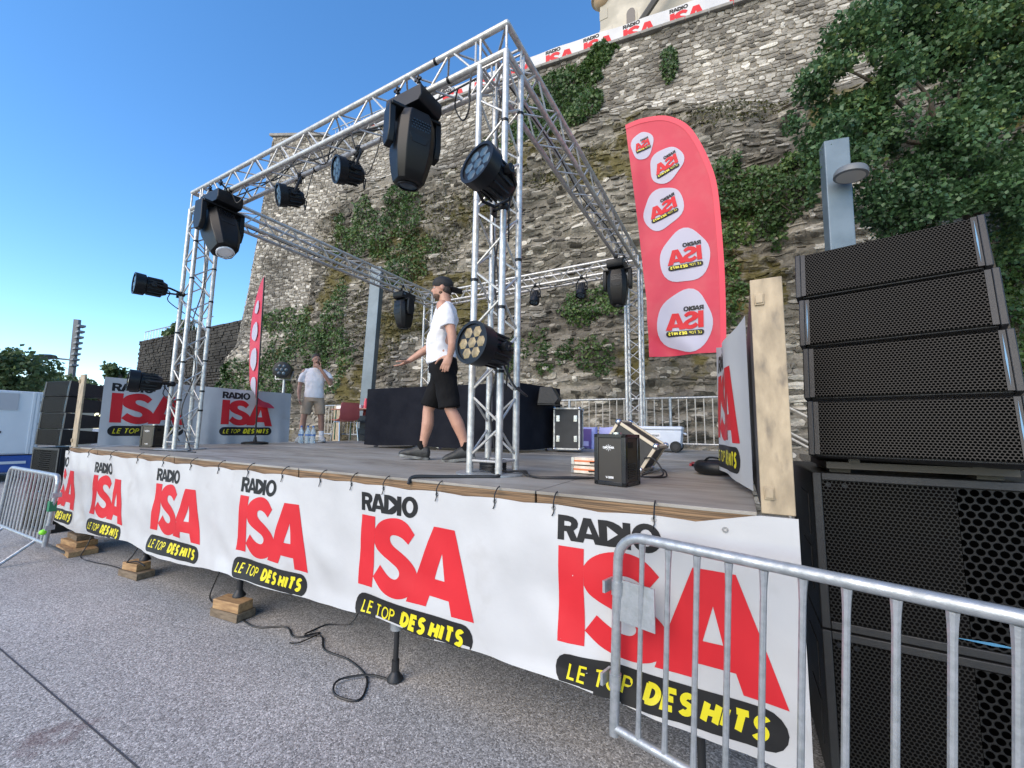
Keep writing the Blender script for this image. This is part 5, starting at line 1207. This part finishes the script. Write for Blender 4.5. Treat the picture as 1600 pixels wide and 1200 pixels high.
# tower top: slabs
for i in range(6):
    u = i/6; xa = -12.1-3.2*u; xb = xa-.55; ya = 6.9-.4*u
    c = MB(); c.add([(xa, ya-.1, 11.55+.85*u), (xb, ya-.18, 11.70+.85*u), (xb, ya+1.0, 11.7+.85*u), (xa, ya+1.0, 11.55+.85*u), (xa, ya-.1, 11.68+.85*u), (xb, ya-.18, 11.82+.85*u), (xb, ya+1.0, 11.82+.85*u), (xa, ya+1, 11.68+.85*u)], [(0, 3, 2, 1), (4, 5, 6, 7), (0, 1, 5, 4), (1, 2, 6, 5), (2, 3, 7, 6), (3, 0, 4, 7)]); c.build('top_slab', MT['grey_coping'], ct, bevel=.02)
# banner along the wall top
def tban(u, v, off):
    y, z0 = xtop(u); return (u, y-.03-off+.012*math.sin(u*5), v)
tb = cloth('wall_banner', tban, list(np.arange(-11.6, 3.4, .12)), lambda u, t: 11.47-.5*t+.012*math.sin(u*2.2), 3, white_v, None, loc=(-4, 7.9, 10.98))
tag(tb, 'long white banner with cropped red logos along the top of the castle wall', 'banner')
for u0 in (1.72, .33, -.86, -1.95, -3.06, -4.25, -5.45, -6.65, -7.85, -9.05, -10.25):
    put_logo(tb, tban, u0-.06, 11.44, .93, clip=lambda u, v: v > 10.99, art=LOGO, k=3)
posts = MB()
rl = thing('wall_railing', 'thin metal railing on the wall top left of the banner', 'railing', (-11, 7.4, 11))
c = MB(); c.cyl((-9.2, 7.3, 12.0), (-12.4, 7.25, 12.2), .02, n=6); c.build('top_rail', galv, rl)
for k in range(18): c = MB(); x = -9.2-k*.18; c.cyl((x, 7.3, 11.0), (x, 7.3, 12.0+k*.011), .01, n=5); c.build('bar', galv, rl)
# ---------------------------------------------------------------- church on the rock above
creams = mat('cream_render', (.50, .455, .375), .9, 0, (.42, .385, .315), 1.4, .3, 12, c3=(.36, .33, .27), s3=.7)
ch = thing('church', 'cream rendered church tower with a narrow arched window above the castle wall', 'church', (-.2, 14, 10))
b = MB(); b.bx((-3.08, 13, 10), (3.2, 19, 24)); b.build('tower_wall', creams, ch)
b = MB(); b.lathe([(.0, 18.45), (.18, 18.5), (.32, 18.65), (.38, 18.8), (.48, 18.85), (.48, 19.2), (.4, 19.3)], 20, M4((-3.0, 13.1, 0)), caps=False); b.build('cornice', mat('tan_stone', (.42, .30, .18), .85), ch)
wn = thing_w = MB(); pts = [(-.17, -1.0), (.17, -1.0), (.17, .25)]+[(.17*math.cos(a), .25+.22*math.sin(a)) for a in np.linspace(.2, math.pi-.2, 7)]+[(-.17, .25)]
wn.prism(pts, .1, M4((-1.78, 12.93, 17.2))); w_o = wn.build('window', mat('window_dark', (.03, .032, .036), .3), ch)
b = MB(); out = [(x*1.4, z*1.12) for x, z in pts]; b.prism(out, .08, M4((-1.78, 12.96, 17.2)), holes=[pts]); b.build('surround', creams, w_o)
b = MB(); b.tube([(-2.35, 12.6, 15.3), (.6, 12.4, 18.4), (2.2, 12.3, 20.2)], .13, 6); b.build('roof_edge', mat('dark_zinc', (.06, .055, .05), .6), ch)
for i in range(9):
    q = MB(); q.bx((-3.10, 12.98, 10.6+i*.9), (-2.75+.18*(i % 2), 13.2, 11.05+i*.9)); q.build('quoin', MT['tan_stone'] if False else creams, ch, bevel=.01)
# ---------------------------------------------------------------- foliage
def leaf_mat(name, a, b_, c_):
    m = bpy.data.materials.new(name); m.use_nodes = True; t = m.node_tree; b = t.nodes['Principled BSDF']; L = t.links.new; N = t.nodes.new
    at = N('ShaderNodeAttribute'); at.attribute_name = 'tint'; cr = N('ShaderNodeValToRGB'); e = cr.color_ramp.elements
    e[0].color = (*a, 1); e[1].color = (*c_, 1); x = e.new(.6); x.color = (*b_, 1); L(at.outputs['Fac'], cr.inputs[0]); L(cr.outputs[0], b.inputs['Base Color']); b.inputs['Roughness'].default_value = .5
    tr = N('ShaderNodeBsdfTranslucent'); L(cr.outputs[0], tr.inputs[0]); ms = N('ShaderNodeMixShader'); ms.inputs[0].default_value = .25
    L(b.outputs[0], ms.inputs[1]); L(tr.outputs[0], ms.inputs[2]); L(ms.outputs[0], t.nodes['Material Output'].inputs[0]); return m
ivym = leaf_mat('ivy_leaves', (.030, .066, .016), (.065, .125, .028), (.14, .19, .045)); treem = leaf_mat('tree_leaves', (.034, .080, .032), (.072, .145, .05), (.17, .22, .055)); mossm = leaf_mat('dry_plants', (.05, .052, .014), (.09, .085, .022), (.17, .14, .05)); farm = leaf_mat('far_leaves', (.05, .085, .03), (.095, .145, .05), (.16, .19, .08)); plumm = leaf_mat('dark_leaves', (.035, .03, .022), (.06, .05, .035), (.09, .07, .05))
barkm = mat('bark', (.045, .036, .026), .95, 0, (.085, .07, .05), 9, .6, 25)
def leaves(name, P, size, m_, parent, nrm=None, flat=.5, sd=1):
    g = np.random.default_rng(sd); n = len(P); d = g.standard_normal((n, 3)); d[:, 2] -= .5; d /= np.linalg.norm(d, axis=1)[:, None]
    q = g.standard_normal((n, 3))
    if nrm is not None: q = q*(1-flat)+nrm*flat*2
    nn = q-d*(q*d).sum(1)[:, None]; nn /= np.linalg.norm(nn, axis=1)[:, None]+1e-9; sdv = np.cross(d, nn)
    L_ = size*g.uniform(.6, 1.35, n)[:, None]; W2 = L_*g.uniform(.32, .5, n)[:, None]
    V = np.stack([P, P+d*L_*.45+sdv*W2+nn*L_*.1, P+d*L_, P+d*L_*.45-sdv*W2+nn*L_*.1], 1).reshape(-1, 3)
    off = np.array(WM[parent].translation) if parent is not None else 0
    i = np.arange(n)*4; F = np.concatenate([np.stack([i, i+1, i+2], 1), np.stack([i, i+2, i+3], 1)])
    me = bpy.data.meshes.new(name); me.vertices.add(n*4); me.vertices.foreach_set('co', (V-off).ravel()); me.loops.add(n*6); me.polygons.add(n*2)
    me.loops.foreach_set('vertex_index', F.ravel()); me.polygons.foreach_set('loop_start', np.arange(n*2)*3); me.update(calc_edges=True); me.materials.append(m_)
    at = me.attributes.new('tint', 'FLOAT', 'POINT'); at.data.foreach_set('value', np.repeat(np.clip(g.beta(2, 3.2, n)+.55*fbm(P[:, 0]*1.3, P[:, 2]*1.3, P[:, 1]*1.3, 3, sd+70), 0, 1), 4))
    o = bpy.data.objects.new(name, me); COL.objects.link(o)
    if parent is not None: o.parent = parent; WM[o] = WM[parent].copy()
    return o
def s_of(x, z):
    ss = np.linspace(0, seg[6], 500); out = np.empty(len(x))
    for tq in range(12):
        lo, hi = tq/12, (tq+1)/12; zt0 = 11.0; t = (z+1.35)/(zt0+1.35); sel = (t >= lo) & (t < hi+1e-9)
        if sel.any(): X = plan(ss, np.full_like(ss, (lo+hi)/2))[0]; out[sel] = np.interp(-x[sel], -X, ss)
    return out
def ivy(cx, cz, rx, rz, n, lab, size=.075, thick=.28, m_=None, droop=0, seed=1, cat='ivy', name='ivy_plant', group='plants growing on the wall and cliff'):
    g = np.random.default_rng(seed); x = cx+rx*g.uniform(-1, 1, n*3); z = cz+rz*g.uniform(-1, 1, n*3)
    q = 1-((x-cx)/rx)**2-((z-cz)/rz)**2+1.7*fbm(x*1.5, z*.9, 0, 4, seed+50); sel = q > .3; x, z, q = x[sel][:n], z[sel][:n], q[sel][:n]; z = np.clip(z, -1.2, 11.6)
    s = s_of(x, np.minimum(z, 10.9)); zt0 = np.interp(s, seg, CZ); P, Nn, _, _ = surf(s, np.clip((z+1.35)/(zt0+1.35), 0, .999)); P[:, 2] = z
    lump = .5+.8*fbm(x*2.4, z*2.4, 0, 3, seed+9)
    P = P+Nn*(thick*np.clip(q, 0, 1)*np.clip(lump, .05, 1.2)*g.uniform(.25, 1, len(x)))[:, None]
    c = P.mean(0); t = thing(name, lab, cat, tuple(c), 0, group)
    leaves('foliage', P, size, m_ or ivym, t, Nn, .45, seed)
    for k in range(5):
        b = MB(); i = g.integers(len(P)); p = P[i]; pts = [p]
        for j in range(4): pts.append(pts[-1]+np.array([g.uniform(-.2, .2), .03, -rz*.15*g.uniform(.3, 1)]))
        b.tube([tuple(v) for v in pts], .008, 5); b.build('stem', barkm, t)
    return t
ivy(-2.75, 9.75, 1.35, 1.25, 5200, 'dense green ivy hanging from the wall top next to the truss corner', .085, .5, seed=1)
ivy(-1.75, 10.35, .75, .75, 2600, 'ivy clump right below the wall banner beside the dense hanging ivy', .08, .45, seed=2)
ivy(.25, 9.75, .22, .55, 500, 'small ivy tuft hanging below the wall banner under the church', .07, .25, seed=3)
ivy(-8.8, 7.0, 2.0, 1.2, 3600, 'green bush spreading over the cliff behind the left truss', .085, .45, seed=4)
ivy(-7.6, 5.6, 1.3, .8, 1400, 'smaller green plants on the cliff below the spreading bush', .08, .3, seed=5)
ivy(-4.6, 7.9, .6, 1.3, 1500, 'narrow strip of green plants beside the big moving head', .075, .3, seed=6)
ivy(-12.6, 2.7, 2.2, 2.0, 4800, 'green undergrowth at the foot of the tower behind the left flag', .09, .5, seed=7)
ivy(-9.9, 2.6, 1.1, 1.3, 1500, 'green plants on the cliff above the man in beige shorts', .08, .3, seed=8)
ivy(-15.6, 1.6, 1.2, 1.2, 1800, 'green plants at the left corner of the tower base', .09, .4, seed=9)
ivy(-10.4, 4.6, .55, .9, 600, 'narrow green plant on the rock right of the tower', .08, .3, seed=10)
ivy(1.75, 5.35, 1.7, 1.4, 4600, 'broad dark green creeper on the cliff right of the red flag', .075, .5, seed=11)
ivy(1.05, 3.4, .7, .9, 1500, 'dark creeper on the cliff just below the broad creeper', .07, .3, seed=12)
ivy(-1.75, 3.35, 1.0, .5, 1300, 'green plants on the cliff behind the rear truss', .075, .3, seed=13)
ivy(-3.3, 2.3, 1.2, .7, 1300, 'green plants on the cliff beside the front right tower', .075, .25, seed=14)
ivy(-1.4, 2.2, .6, .6, 500, 'sparse plants on the cliff below the rear truss', .07, .25, seed=15)
ivy(6.1, 2.6, 1.3, 2.2, 5200, 'dark leafy creeper on the wall right of the speaker stack', .085, .5, seed=16)
ivy(-6.2, 6.2, 1.6, 2.2, 2200, 'brownish moss and dry plants on the cliff below the big moving head', .06, .15, mossm, seed=17)
ivy(-8.3, 3.6, 2.2, 1.6, 2200, 'brownish moss on the cliff left of the grey lamp post', .06, .15, mossm, seed=18)
ivy(-3.2, 7.4, 2.0, .8, 1400, 'dry plants along the ledge between wall and cliff', .06, .2, mossm, seed=19)
ivy(1.6, 7.7, 2.0, .35, 900, 'dry grass along the ledge right of the red flag', .055, .18, mossm, seed=20)
ivy(-10.6, 6.7, 1.0, 1.2, 900, 'yellowish moss on the rock beside the tower', .06, .15, mossm, seed=21)
def tree(name, lab, base, limbs, blobs, n, size, m_, seed, trunk_r=.14, group='trees'):
    g = np.random.default_rng(seed); t = thing(name, lab, 'tree', base, 0, group)
    for i, (pts, r0, r1) in enumerate(limbs):
        P = arc(pts, 5); b = MB(); b.tube(P, list(np.linspace(r0, r1, len(P))), 9); b.build('trunk' if i == 0 else 'limb', barkm, t)
    tot = sum(a*b*c for _, (a, b, c) in blobs); Ps = []
    for (c, (a, b_, e)) in blobs:
        k = int(n*(a*b_*e)/tot*2.2); v = g.standard_normal((k, 3)); v /= np.linalg.norm(v, axis=1)[:, None]; v *= g.random(k)[:, None]**.42
        p = np.array(c)+v*np.array([a, b_, e]); d = fbm(p[:, 0]*1.5, p[:, 2]*1.5, p[:, 1]*1.5, 3, seed); Ps.append(p[d > -.22+.22*np.linalg.norm(v, axis=1)])
    P = np.concatenate(Ps); P = P[g.permutation(len(P))[:n]]
    leaves('crown', P, size, m_, t, np.tile([0, 0, 1.], (len(P), 1)), .3, seed); return t
tree('broadleaf_tree', 'leafy green tree overhanging the speaker stack on the right', (4.95, 6.25, ZG),
     [([(4.95, 6.25, ZG), (4.9, 6.2, 1.2), (4.68, 6.08, 3.6), (4.54, 5.93, 4.3), (4.45, 5.84, 4.64)], .13, .075), ([(4.45, 5.84, 4.64), (4.2, 5.6, 5.2), (4.16, 5.57, 5.45), (3.7, 5.3, 6.2)], .05, .015), ([(4.45, 5.84, 4.64), (3.7, 5.4, 4.8), (2.9, 5.0, 5.0)], .045, .012), ([(4.45, 5.84, 4.64), (3.5, 5.1, 5.5), (3.0, 4.9, 5.9)], .035, .01), ([(4.55, 5.95, 4.2), (4.9, 6.1, 4.7), (5.25, 6.24, 4.94), (6.0, 6.4, 5.2)], .035, .012), ([(4.6, 6.0, 3.9), (4.2, 5.7, 3.6), (3.9, 5.6, 3.3)], .02, .008), ([(4.5, 5.9, 4.5), (4.6, 5.8, 5.6), (4.9, 5.9, 6.6)], .03, .01)],
     [((2.8, 4.8, 5.5), (.5, .45, .5)), ((3.25, 4.95, 6.3), (.55, .5, .45)), ((3.7, 5.3, 4.8), (.65, .55, .45)), ((3.0, 5.0, 4.9), (.6, .5, .45)), ((4.4, 5.6, 6.3), (.7, .6, .5)), ((5.1, 6.0, 5.5), (.7, .6, .55)), ((5.4, 6.2, 4.5), (.6, .6, .6)), ((3.9, 5.6, 3.7), (.6, .5, .45)), ((2.62, 4.9, 4.1), (.28, .35, .3)), ((3.55, 5.2, 5.7), (.65, .55, .5)), ((5.0, 5.9, 6.6), (.7, .6, .5)), ((5.4, 6.4, 3.2), (.6, .5, .7)), ((4.3, 5.6, 5.3), (.6, .5, .4)), ((2.4, 4.8, 5.1), (.22, .25, .15)), ((5.8, 6.3, 5.9), (.7, .6, .7)), ((3.4, 5.3, 3.9), (.5, .4, .4)), ((6.0, 6.5, 4.6), (.7, .6, .7)), ((4.0, 5.4, 4.5), (.8, .5, .5)), ((4.7, 5.7, 5.0), (.75, .5, .5)), ((4.95, 5.9, 4.0), (.6, .5, .6)), ((3.9, 5.3, 6.9), (.8, .5, .5)), ((3.2, 4.95, 5.4), (.65, .45, .5)), ((4.7, 5.7, 3.6), (.7, .5, .45)), ((2.95, 4.8, 4.4), (.45, .4, .4)), ((4.6, 5.6, 7.0), (.8, .5, .5))], 62000, .066, treem, 3)
# ---------------------------------------------------------------- lamp posts
bluem = mat('blue_grey_post', (.14, .18, .21), .45, .2, (.105, .14, .165), 3, .05, 30)
def lamp_post(base, top, w_, d, rz, lab, disc):
    t = thing('lamp_post', lab, 'lamp post', base, 0, 'blue grey lamp posts')
    b0, t0 = Vector(base), Vector(top); M = Matrix.Rotation(rz, 3, 'Z')
    c = [M @ Vector((x*w_/2, y*d/2, 0)) for x, y in ((-1, -1), (1, -1), (1, 1), (-1, 1))]
    b = MB(); b.add([b0+v for v in c]+[t0+v for v in c], [(0, 1, 2, 3), (4, 7, 6, 5), (0, 4, 5, 1), (1, 5, 6, 2), (2, 6, 7, 3), (3, 7, 4, 0)]); b.build('post', bluem, t, bevel=.012)
    for p, r, dr in disc:
        F = Matrix.Translation(p) @ Matrix.Rotation(R(8), 4, 'Y')
        b = MB(); b.lathe([(r*.4, .10), (r*.9, .07), (r, .03), (r, -.02), (r*.86, -.03)], 30, F); hd = b.build('lamp_head', mat('lamp_grey', (.12, .13, .14), .5), t)
        b = MB(); b.lathe([(.001, -.032), (r*.84, -.031)], 30, F, caps=False); b.build('diffuser', mat('lamp_glass', (.42, .40, .36), .3), hd)
        b = MB(); b.cyl(Vector(p)+Vector((0, 0, .09)), Vector(p)+Vector(dr), .035, n=8); b.build('bracket', bluem, hd)
    return t
lamp_post((2.80, 4.9, ZG), (2.80, 4.55, 4.48), .30, .20, R(10), 'blue grey lamp post with a round lamp behind the right speaker stack', [((2.90, 4.27, 3.80), .19, (-.08, .3, .09))])
lamp_post((-7.62, 6.02-.55, ZG), (-7.36, 5.45, 4.82), .30, .26, R(24), 'plain blue grey post standing behind the DJ booth', [])
t = thing('lamp_post', 'distant blue grey street lamp post with two arms above the left trees', 'lamp post', (-34.5, 6.25, ZG), 0, 'blue grey lamp posts')
b = MB(); b.cyl((-34.6, 6.3, ZG), (-33.8, 5.94, 6.6), .17, n=4); b.build('post', mat('far_post', (.16, .165, .175), .5), t)
for k in range(8): b = MB(); b.bx((-33.75-.05*k, 5.9, 6.1-k*.34), (-33.2-.05*k, 6.2, 6.22-k*.34)); b.build('spike', MT['far_post'], t)
for z_, l_ in ((4.3, 3.2), (.6, 2.0)): b = MB(); b.ell((-36.0+.3*(z_ < 1), 5.2, z_), (l_*.55, .5, .13)); b.cyl((-34.3, 6.1, z_-.15), (-36, 5.2, z_), .06, n=6); b.build('lamp_arm', bluem, t)
# ---------------------------------------------------------------- stair handrails behind the right stack
t = thing('stair_handrail', 'pale steel handrail of a stair between the plywood panel and speakers', 'handrail', (2.25, 5, 0))
for z0 in (.70, .32, .24): b = MB(); b.cyl((2.0, 5, z0+.08), (2.7, 5, z0-.36), .018, n=8); b.build('rail', railm, t)
for x in (2.05, 2.65): b = MB(); b.cyl((x, 5.0, ZG), (x, 5.0, .76-(x-2.0)*.6), .018, n=8); b.build('post', railm, t)
# ---------------------------------------------------------------- far left: ruin, trees, lorry
rw = thing('ruined_wall', 'low dark rubble wall with a railing far behind the left tower', 'wall', (-45, 15, ZG))
g = np.random.default_rng(8); b = MB()
mw = rock_mat('dark_rubble', (.05, .047, .042), (.125, .118, .104), (.24, .225, .195), (.05, .055, .02))
b.bx((-50, 14.3, ZG), (-31, 20, 8.4)); b.build('wall_core', mw, rw)
cnt = 0; z = 2.6; rest = MB()
while z < 8.3:
    h = g.uniform(.14, .30); x = -50.0+g.uniform(0, .3)
    while x < -31.5:
        L_ = g.uniform(.22, .8); 
        if cnt < 290: c = MB(); c.bx((x+.03, 14.22-g.uniform(0, .12), z+.03), (x+L_-.03, 14.35, z+h-.03)); c.build('stone', mw, rw, bevel=.04); cnt += 1
        else: rest.bx((x+.03, 14.24-g.uniform(0, .10), z+.02), (x+L_-.03, 14.35, z+h-.02))
        x += L_
    z += h
tag(rest.build('stonework', mw, rw, fix=False), kind='stuff')
b = MB(); b.cyl((-50, 14.6, 9.4), (-37, 14.6, 9.4), .05, n=6); b.build('top_rail', galv, rw)
for k in range(22): b = MB(); b.cyl((-50+k*.6, 14.6, 8.4), (-50+k*.6, 14.6, 9.4), .03, n=5); b.build('bar', galv, rw)
def far_tree(lab, c, r, n, m_, seed, size=.4):
    c = Vector(c); g = np.random.default_rng(seed); bl = [((c.x+g.uniform(-.55, .55)*r[0], c.y+g.uniform(-.5, .5)*r[1], c.z+g.uniform(-.5, .5)*r[2]), tuple(np.array(r)*g.uniform(.4, .65))) for k in range(8)]
    tree('far_tree', lab, (c.x, c.y, ZG), [([(c.x, c.y, ZG), (c.x+.2, c.y, c.z-1), (c.x, c.y, c.z)], .3, .1)]+[([(c.x, c.y, c.z-1.2), q[0]], .12, .03) for q in bl[:4]], bl, n, size, m_, seed, group='distant trees')
far_tree('large green tree at the left edge behind the white lorry', (-31, 2.0, 1.9), (2.6, 2.6, 1.9), 9000, farm, 60, .20)
far_tree('rounded green tree between the lorry and the far lamp post', (-34, 4.4, 1.6), (2.6, 2.6, 1.6), 9000, farm, 61, .20)
far_tree('dark purplish tree right of the far lamp post', (-37, 8.9, 1.9), (3.0, 2.6, 1.2), 3500, plumm, 62, .28)
far_tree('low green tree just left of the far rubble wall', (-46, 11.9, 4.6), (1.3, 1.2, 1.0), 900, farm, 63, .3)
far_tree('dark bush on top of the far rubble wall', (-43.5, 15.2, 8.9), (2.6, 1.0, .8), 2600, farm, 64, .28)
far_tree('pale low trees along the horizon behind the lorry', (-52, 6, .6), (12, 3, 2.6), 9000, farm, 65, .42)
# lorry
lw = mat('white_lorry_panel', (.66, .70, .72), .4, 0, (.58, .62, .65), 1.2); lbm = mat('blue_lorry_skirt', (.02, .08, .32), .4); tyre = mat('tyre_rubber', (.015, .015, .016), .8)
lo = thing('lorry_trailer', 'white lorry trailer with a blue skirt parked at the left edge', 'lorry', (-15.62, .0, ZG), 0)
b = MB(); b.bx((-3, -3.2, .70), (.0, 1.20, 2.42)); b.build('box_body', lw, lo, world=False, bevel=.05)
b = MB(); b.bx((-3, -3.25, .24), (.04, 1.24, .68)); b.build('skirt', lbm, lo, world=False, bevel=.03)
b = MB(); b.bx((.0, .2, 1.9), (.02, .72, 2.35)); b.build('vent_panel', mat('grey_panel', (.42, .43, .45), .5), lo, world=False)
for z_ in (.5,): 
    for y0 in (-2.6, -1.2, .1): b = MB(); b.bx((.042, y0, z_-.035), (.055, y0+.9, z_+.035)); b.build('reflector_strip', lw, lo, world=False)
for y0 in (-.3, -1.7):
    b = MB(); b.cyl((-.35, y0, .5), (-.05, y0, .5), .48, n=28); wv = b.build('wheel', tyre, lo, world=False, bevel=.03)
    b = MB(); b.cyl((-.06, y0, .5), (-.03, y0, .5), .24, n=20); b.build('rim', galv, wv, world=False)
for y0 in (1.05, .98): b = MB(); b.bx((.0, y0, .72), (.02, y0+.05, 2.40)); b.build('corner_post', lw, lo, world=False)
for y0 in (-1.3, -.05): b = MB(); b.bx((.001, y0, .72), (.006, y0+.012, 2.40)); b.build('door_seam', darkst, lo, world=False)
for z_ in (1.0, 1.5, 2.1): b = MB(); b.bx((.001, 1.12, z_), (.03, 1.19, z_+.07)); b.build('hinge', galv, lo, world=False)
b = MB(); b.cyl((.03, .02, .8), (.03, .02, 2.3), .016, n=8); b.build('lock_rod', galv, lo, world=False)
b = MB(); b.bx((.0, .35, 1.28), (.012, .5, 1.34)); b.build('sticker', darkst, lo, world=False)
cont = MB(); cont.bx((-16.6, 1.75, ZG), (-15.6, 2.25, .8)); tag(cont.build('cabinet', mat('beige_cabinet', (.40, .37, .30), .6), None, loc=(-16.1, 2.0, ZG), bevel=.02), 'beige cabinet between the lorry and the left speaker stack', 'cabinet')
# ---------------------------------------------------------------- cables
def cable(pts, lab, r=.006, parent_z=0):
    o = MB().tube(arc(pts, 7), r, 6).build('cable', cable_m, None, loc=tuple(pts[0]))
    return tag(o, lab, 'cable', 'black cables')
z = ZG+.008
cable([(-2.20, -.40, z), (-1.95, -.42, z), (-1.75, -.30, z), (-1.55, -.36, z), (-1.40, -.25, z), (-1.20, -.36, z), (-.95, -.36, z), (-.72, -.42, z), (-.60, -.52, z), (-.56, -.62, z), (-.70, -.66, z+.012), (-.80, -.56, z+.012), (-.68, -.43, z+.014), (-.55, -.38, z)], 'black cable winding along the ground below the banner to the right-hand leg', .0065)
cable([(-1.50, -.31, z+.013), (-1.52, -.12, z), (-1.30, .02, z+.1), (-1.25, .1, -.2)], 'short black cable rising under the stage behind the winding cable', .006)
cable([(-1.48, -.33, z+.014), (-1.44, -.22, z), (-1.42, -.40, z+.012), (-1.5, -.43, z)], 'frayed black cable end beside the winding cable', .005)
cable([(-3.05, .0, -.4), (-3.03, -.1, -.9), (-3.0, -.22, z+.1), (-2.85, -.33, z), (-2.55, -.37, z)], 'black cable dropping from the stage to the leg on pale blocks', .006)
cable([(-5.55, -.3, -.6), (-5.52, -.42, -1.1), (-5.45, -.50, z), (-5.1, -.50, z), (-4.75, -.44, z), (-4.4, -.42, z)], 'black cable on the ground between the plank pile and the third leg', .006)
cable([(-3.9, -.38, -.5), (-3.98, -.50, -.95), (-4.06, -.53, ZG+.20), (-4.16, -.50, ZG+.155), (-4.05, -.46, ZG+.17), (-3.9, -.45, ZG+.15)], 'black cable loop hanging over the short pale timber block', .007)
cable([(-.37, -.475, -.03), (-.36, -.44, .012), (-.25, -.33, .010), (-.10, -.20, .009), (.05, -.08, .009), (-.05, .02, .01), (-.12, .1, .03)], 'black cable running from the stage edge to the front right tower', .011)
for k in range(3):
    cable([(-.03+.02*k, .12, .02), (.12, .16-.03*k, .03), (.20, .06, .012), (.33, .03+.03*k, .009), (.50, .12+.05*k, .009), (.62, .25, .009), (.66, .34, .012)], ['thickest of the cables between the right tower and the spark machine', 'middle cable between the right tower and the spark machine', 'rear cable between the right tower and the spark machine'][k], .006)
cable([(.82, .75, .12), (.90, .68, .12), (.97, .62, .03), (.93, .55, .009), (.84, .52, .009), (.86, .62, .02), (.96, .66, .05), (.99, .60, .01), (.90, .50, .009)], 'black cable bundle beside the propped flight case', .006)
cable([(-4.80, .12, 3.0), (-4.72, .16, 2.2), (-4.79, .1, 1.6), (-4.70, .15, 1.0), (-4.78, .08, .5), (-4.70, .15, .1), (-4.5, .1, .01), (-4.2, -.05, .009)], 'black cable hanging down inside the front left tower', .007)
cable([(-.10, .14, 3.1), (-.13, .1, 2.6), (-.07, .13, 2.1), (-.14, .12, 1.5), (-.08, .14, .9), (-.14, .1, .5), (-.10, .14, .1), (.0, .1, .02)], 'black cable hanging down inside the front right tower', .007)
cable([(-.12, .1, 3.0), (-.09, .14, 2.4), (-.15, .1, 1.9), (-.08, .1, 1.3), (-.13, .15, .7), (-.07, .09, .3), (-.13, .17, .05)], 'second black cable hanging down inside the front right tower', .006)
cable([(-.55, .12, ZL+.02), (-.62, .18, ZL-.08), (-.55, .2, ZL-.22), (-.45, .15, ZL-.2), (-.42, .12, ZL-.03)], 'black cable loop beside the big moving head', .007)
cable([(-.3, .12, ZL+.03), (-1.3, .14, ZL+.02), (-1.9, .1, ZL+.06), (-2.3, .16, ZL+.02), (-2.9, .12, ZL+.05), (-3.5, .15, ZL+.02), (-4.5, .12, ZL+.04)], 'black cable lying along inside the front truss', .008)
cable([(-1.5, .16, ZL+.02), (-2.1, .10, ZL+.10), (-2.4, .2, ZL-.03), (-2.7, .1, ZL+.09), (-3.2, .16, ZL+.02), (-3.8, .1, ZL+.08)], 'loosely looped black cable inside the front truss', .007)
coil = []
for i in range(60):
    a = i*.55; coil.append((-.12+.085*math.cos(a)+.01*math.sin(3*a), .12+.085*math.sin(a), .022+.0012*i))
cable(coil, 'coil of black cable on the base plate of the front right tower', .007)
cable([(-4.9, -.25, .009), (-4.6, -.2, .009), (-4.2, -.12, .009), (-3.9, -.1, .009)], 'black cable lying in front of the left tower base', .007)

cable([(-.15, .3, ZL+.02), (-.12, 1.2, ZL+.03), (-.16, 2.2, ZL+.02), (-.1, 3.2, ZL+.04), (-.14, 4.6, ZL+.03)], 'black cable lying along inside the right-hand truss', .008)
cable([(-4.79, .4, ZL+.02), (-4.82, 1.5, ZL+.03), (-4.77, 2.6, ZL+.02), (-4.8, 3.7, ZL+.04)], 'black cable lying along inside the left-hand truss', .008)
cable([(-.3, 4.83, ZL+.02), (-1.0, 4.82, ZL+.03), (-1.6, 4.85, ZL-.02), (-2.2, 4.82, ZL+.03), (-4.4, 4.82, ZL+.03)], 'black cable lying along inside the rear truss', .008)
cable([(-2.0, .24, ZL-.02), (-1.82, .22, ZL-.25), (-1.72, .2, ZL-.36), (-1.62, .2, ZL-.22), (-1.55, .2, ZL-.01)], 'black cable drooping from the wash light beside the big moving head', .006)
cable([(-3.0, .24, ZL-.02), (-2.86, .22, ZL-.22), (-2.74, .22, ZL-.33), (-2.68, .22, ZL-.16), (-2.62, .22, ZL-.01)], 'black cable drooping from the leftmost wash light under the front truss', .006)
cable([(-3.72, .1, ZL+.02), (-3.7, .05, ZL-.12), (-3.78, .02, ZL-.2), (-3.86, .0, ZL-.08)], 'black cable at the left moving head', .007)
cable([(.03, -.02, .78), (.10, .02, .62), (.16, .10, .55), (.06, .2, .60), (.01, .24, .64)], 'black cable looping under the wash light with the painted golden reflection', .007)
cable([(-5.0, -.05, .80), (-4.9, -.02, .70), (-4.85, .05, .5), (-4.9, .02, .35), (-4.8, .1, .1)], 'black cable looping under the lower left wash light', .006)
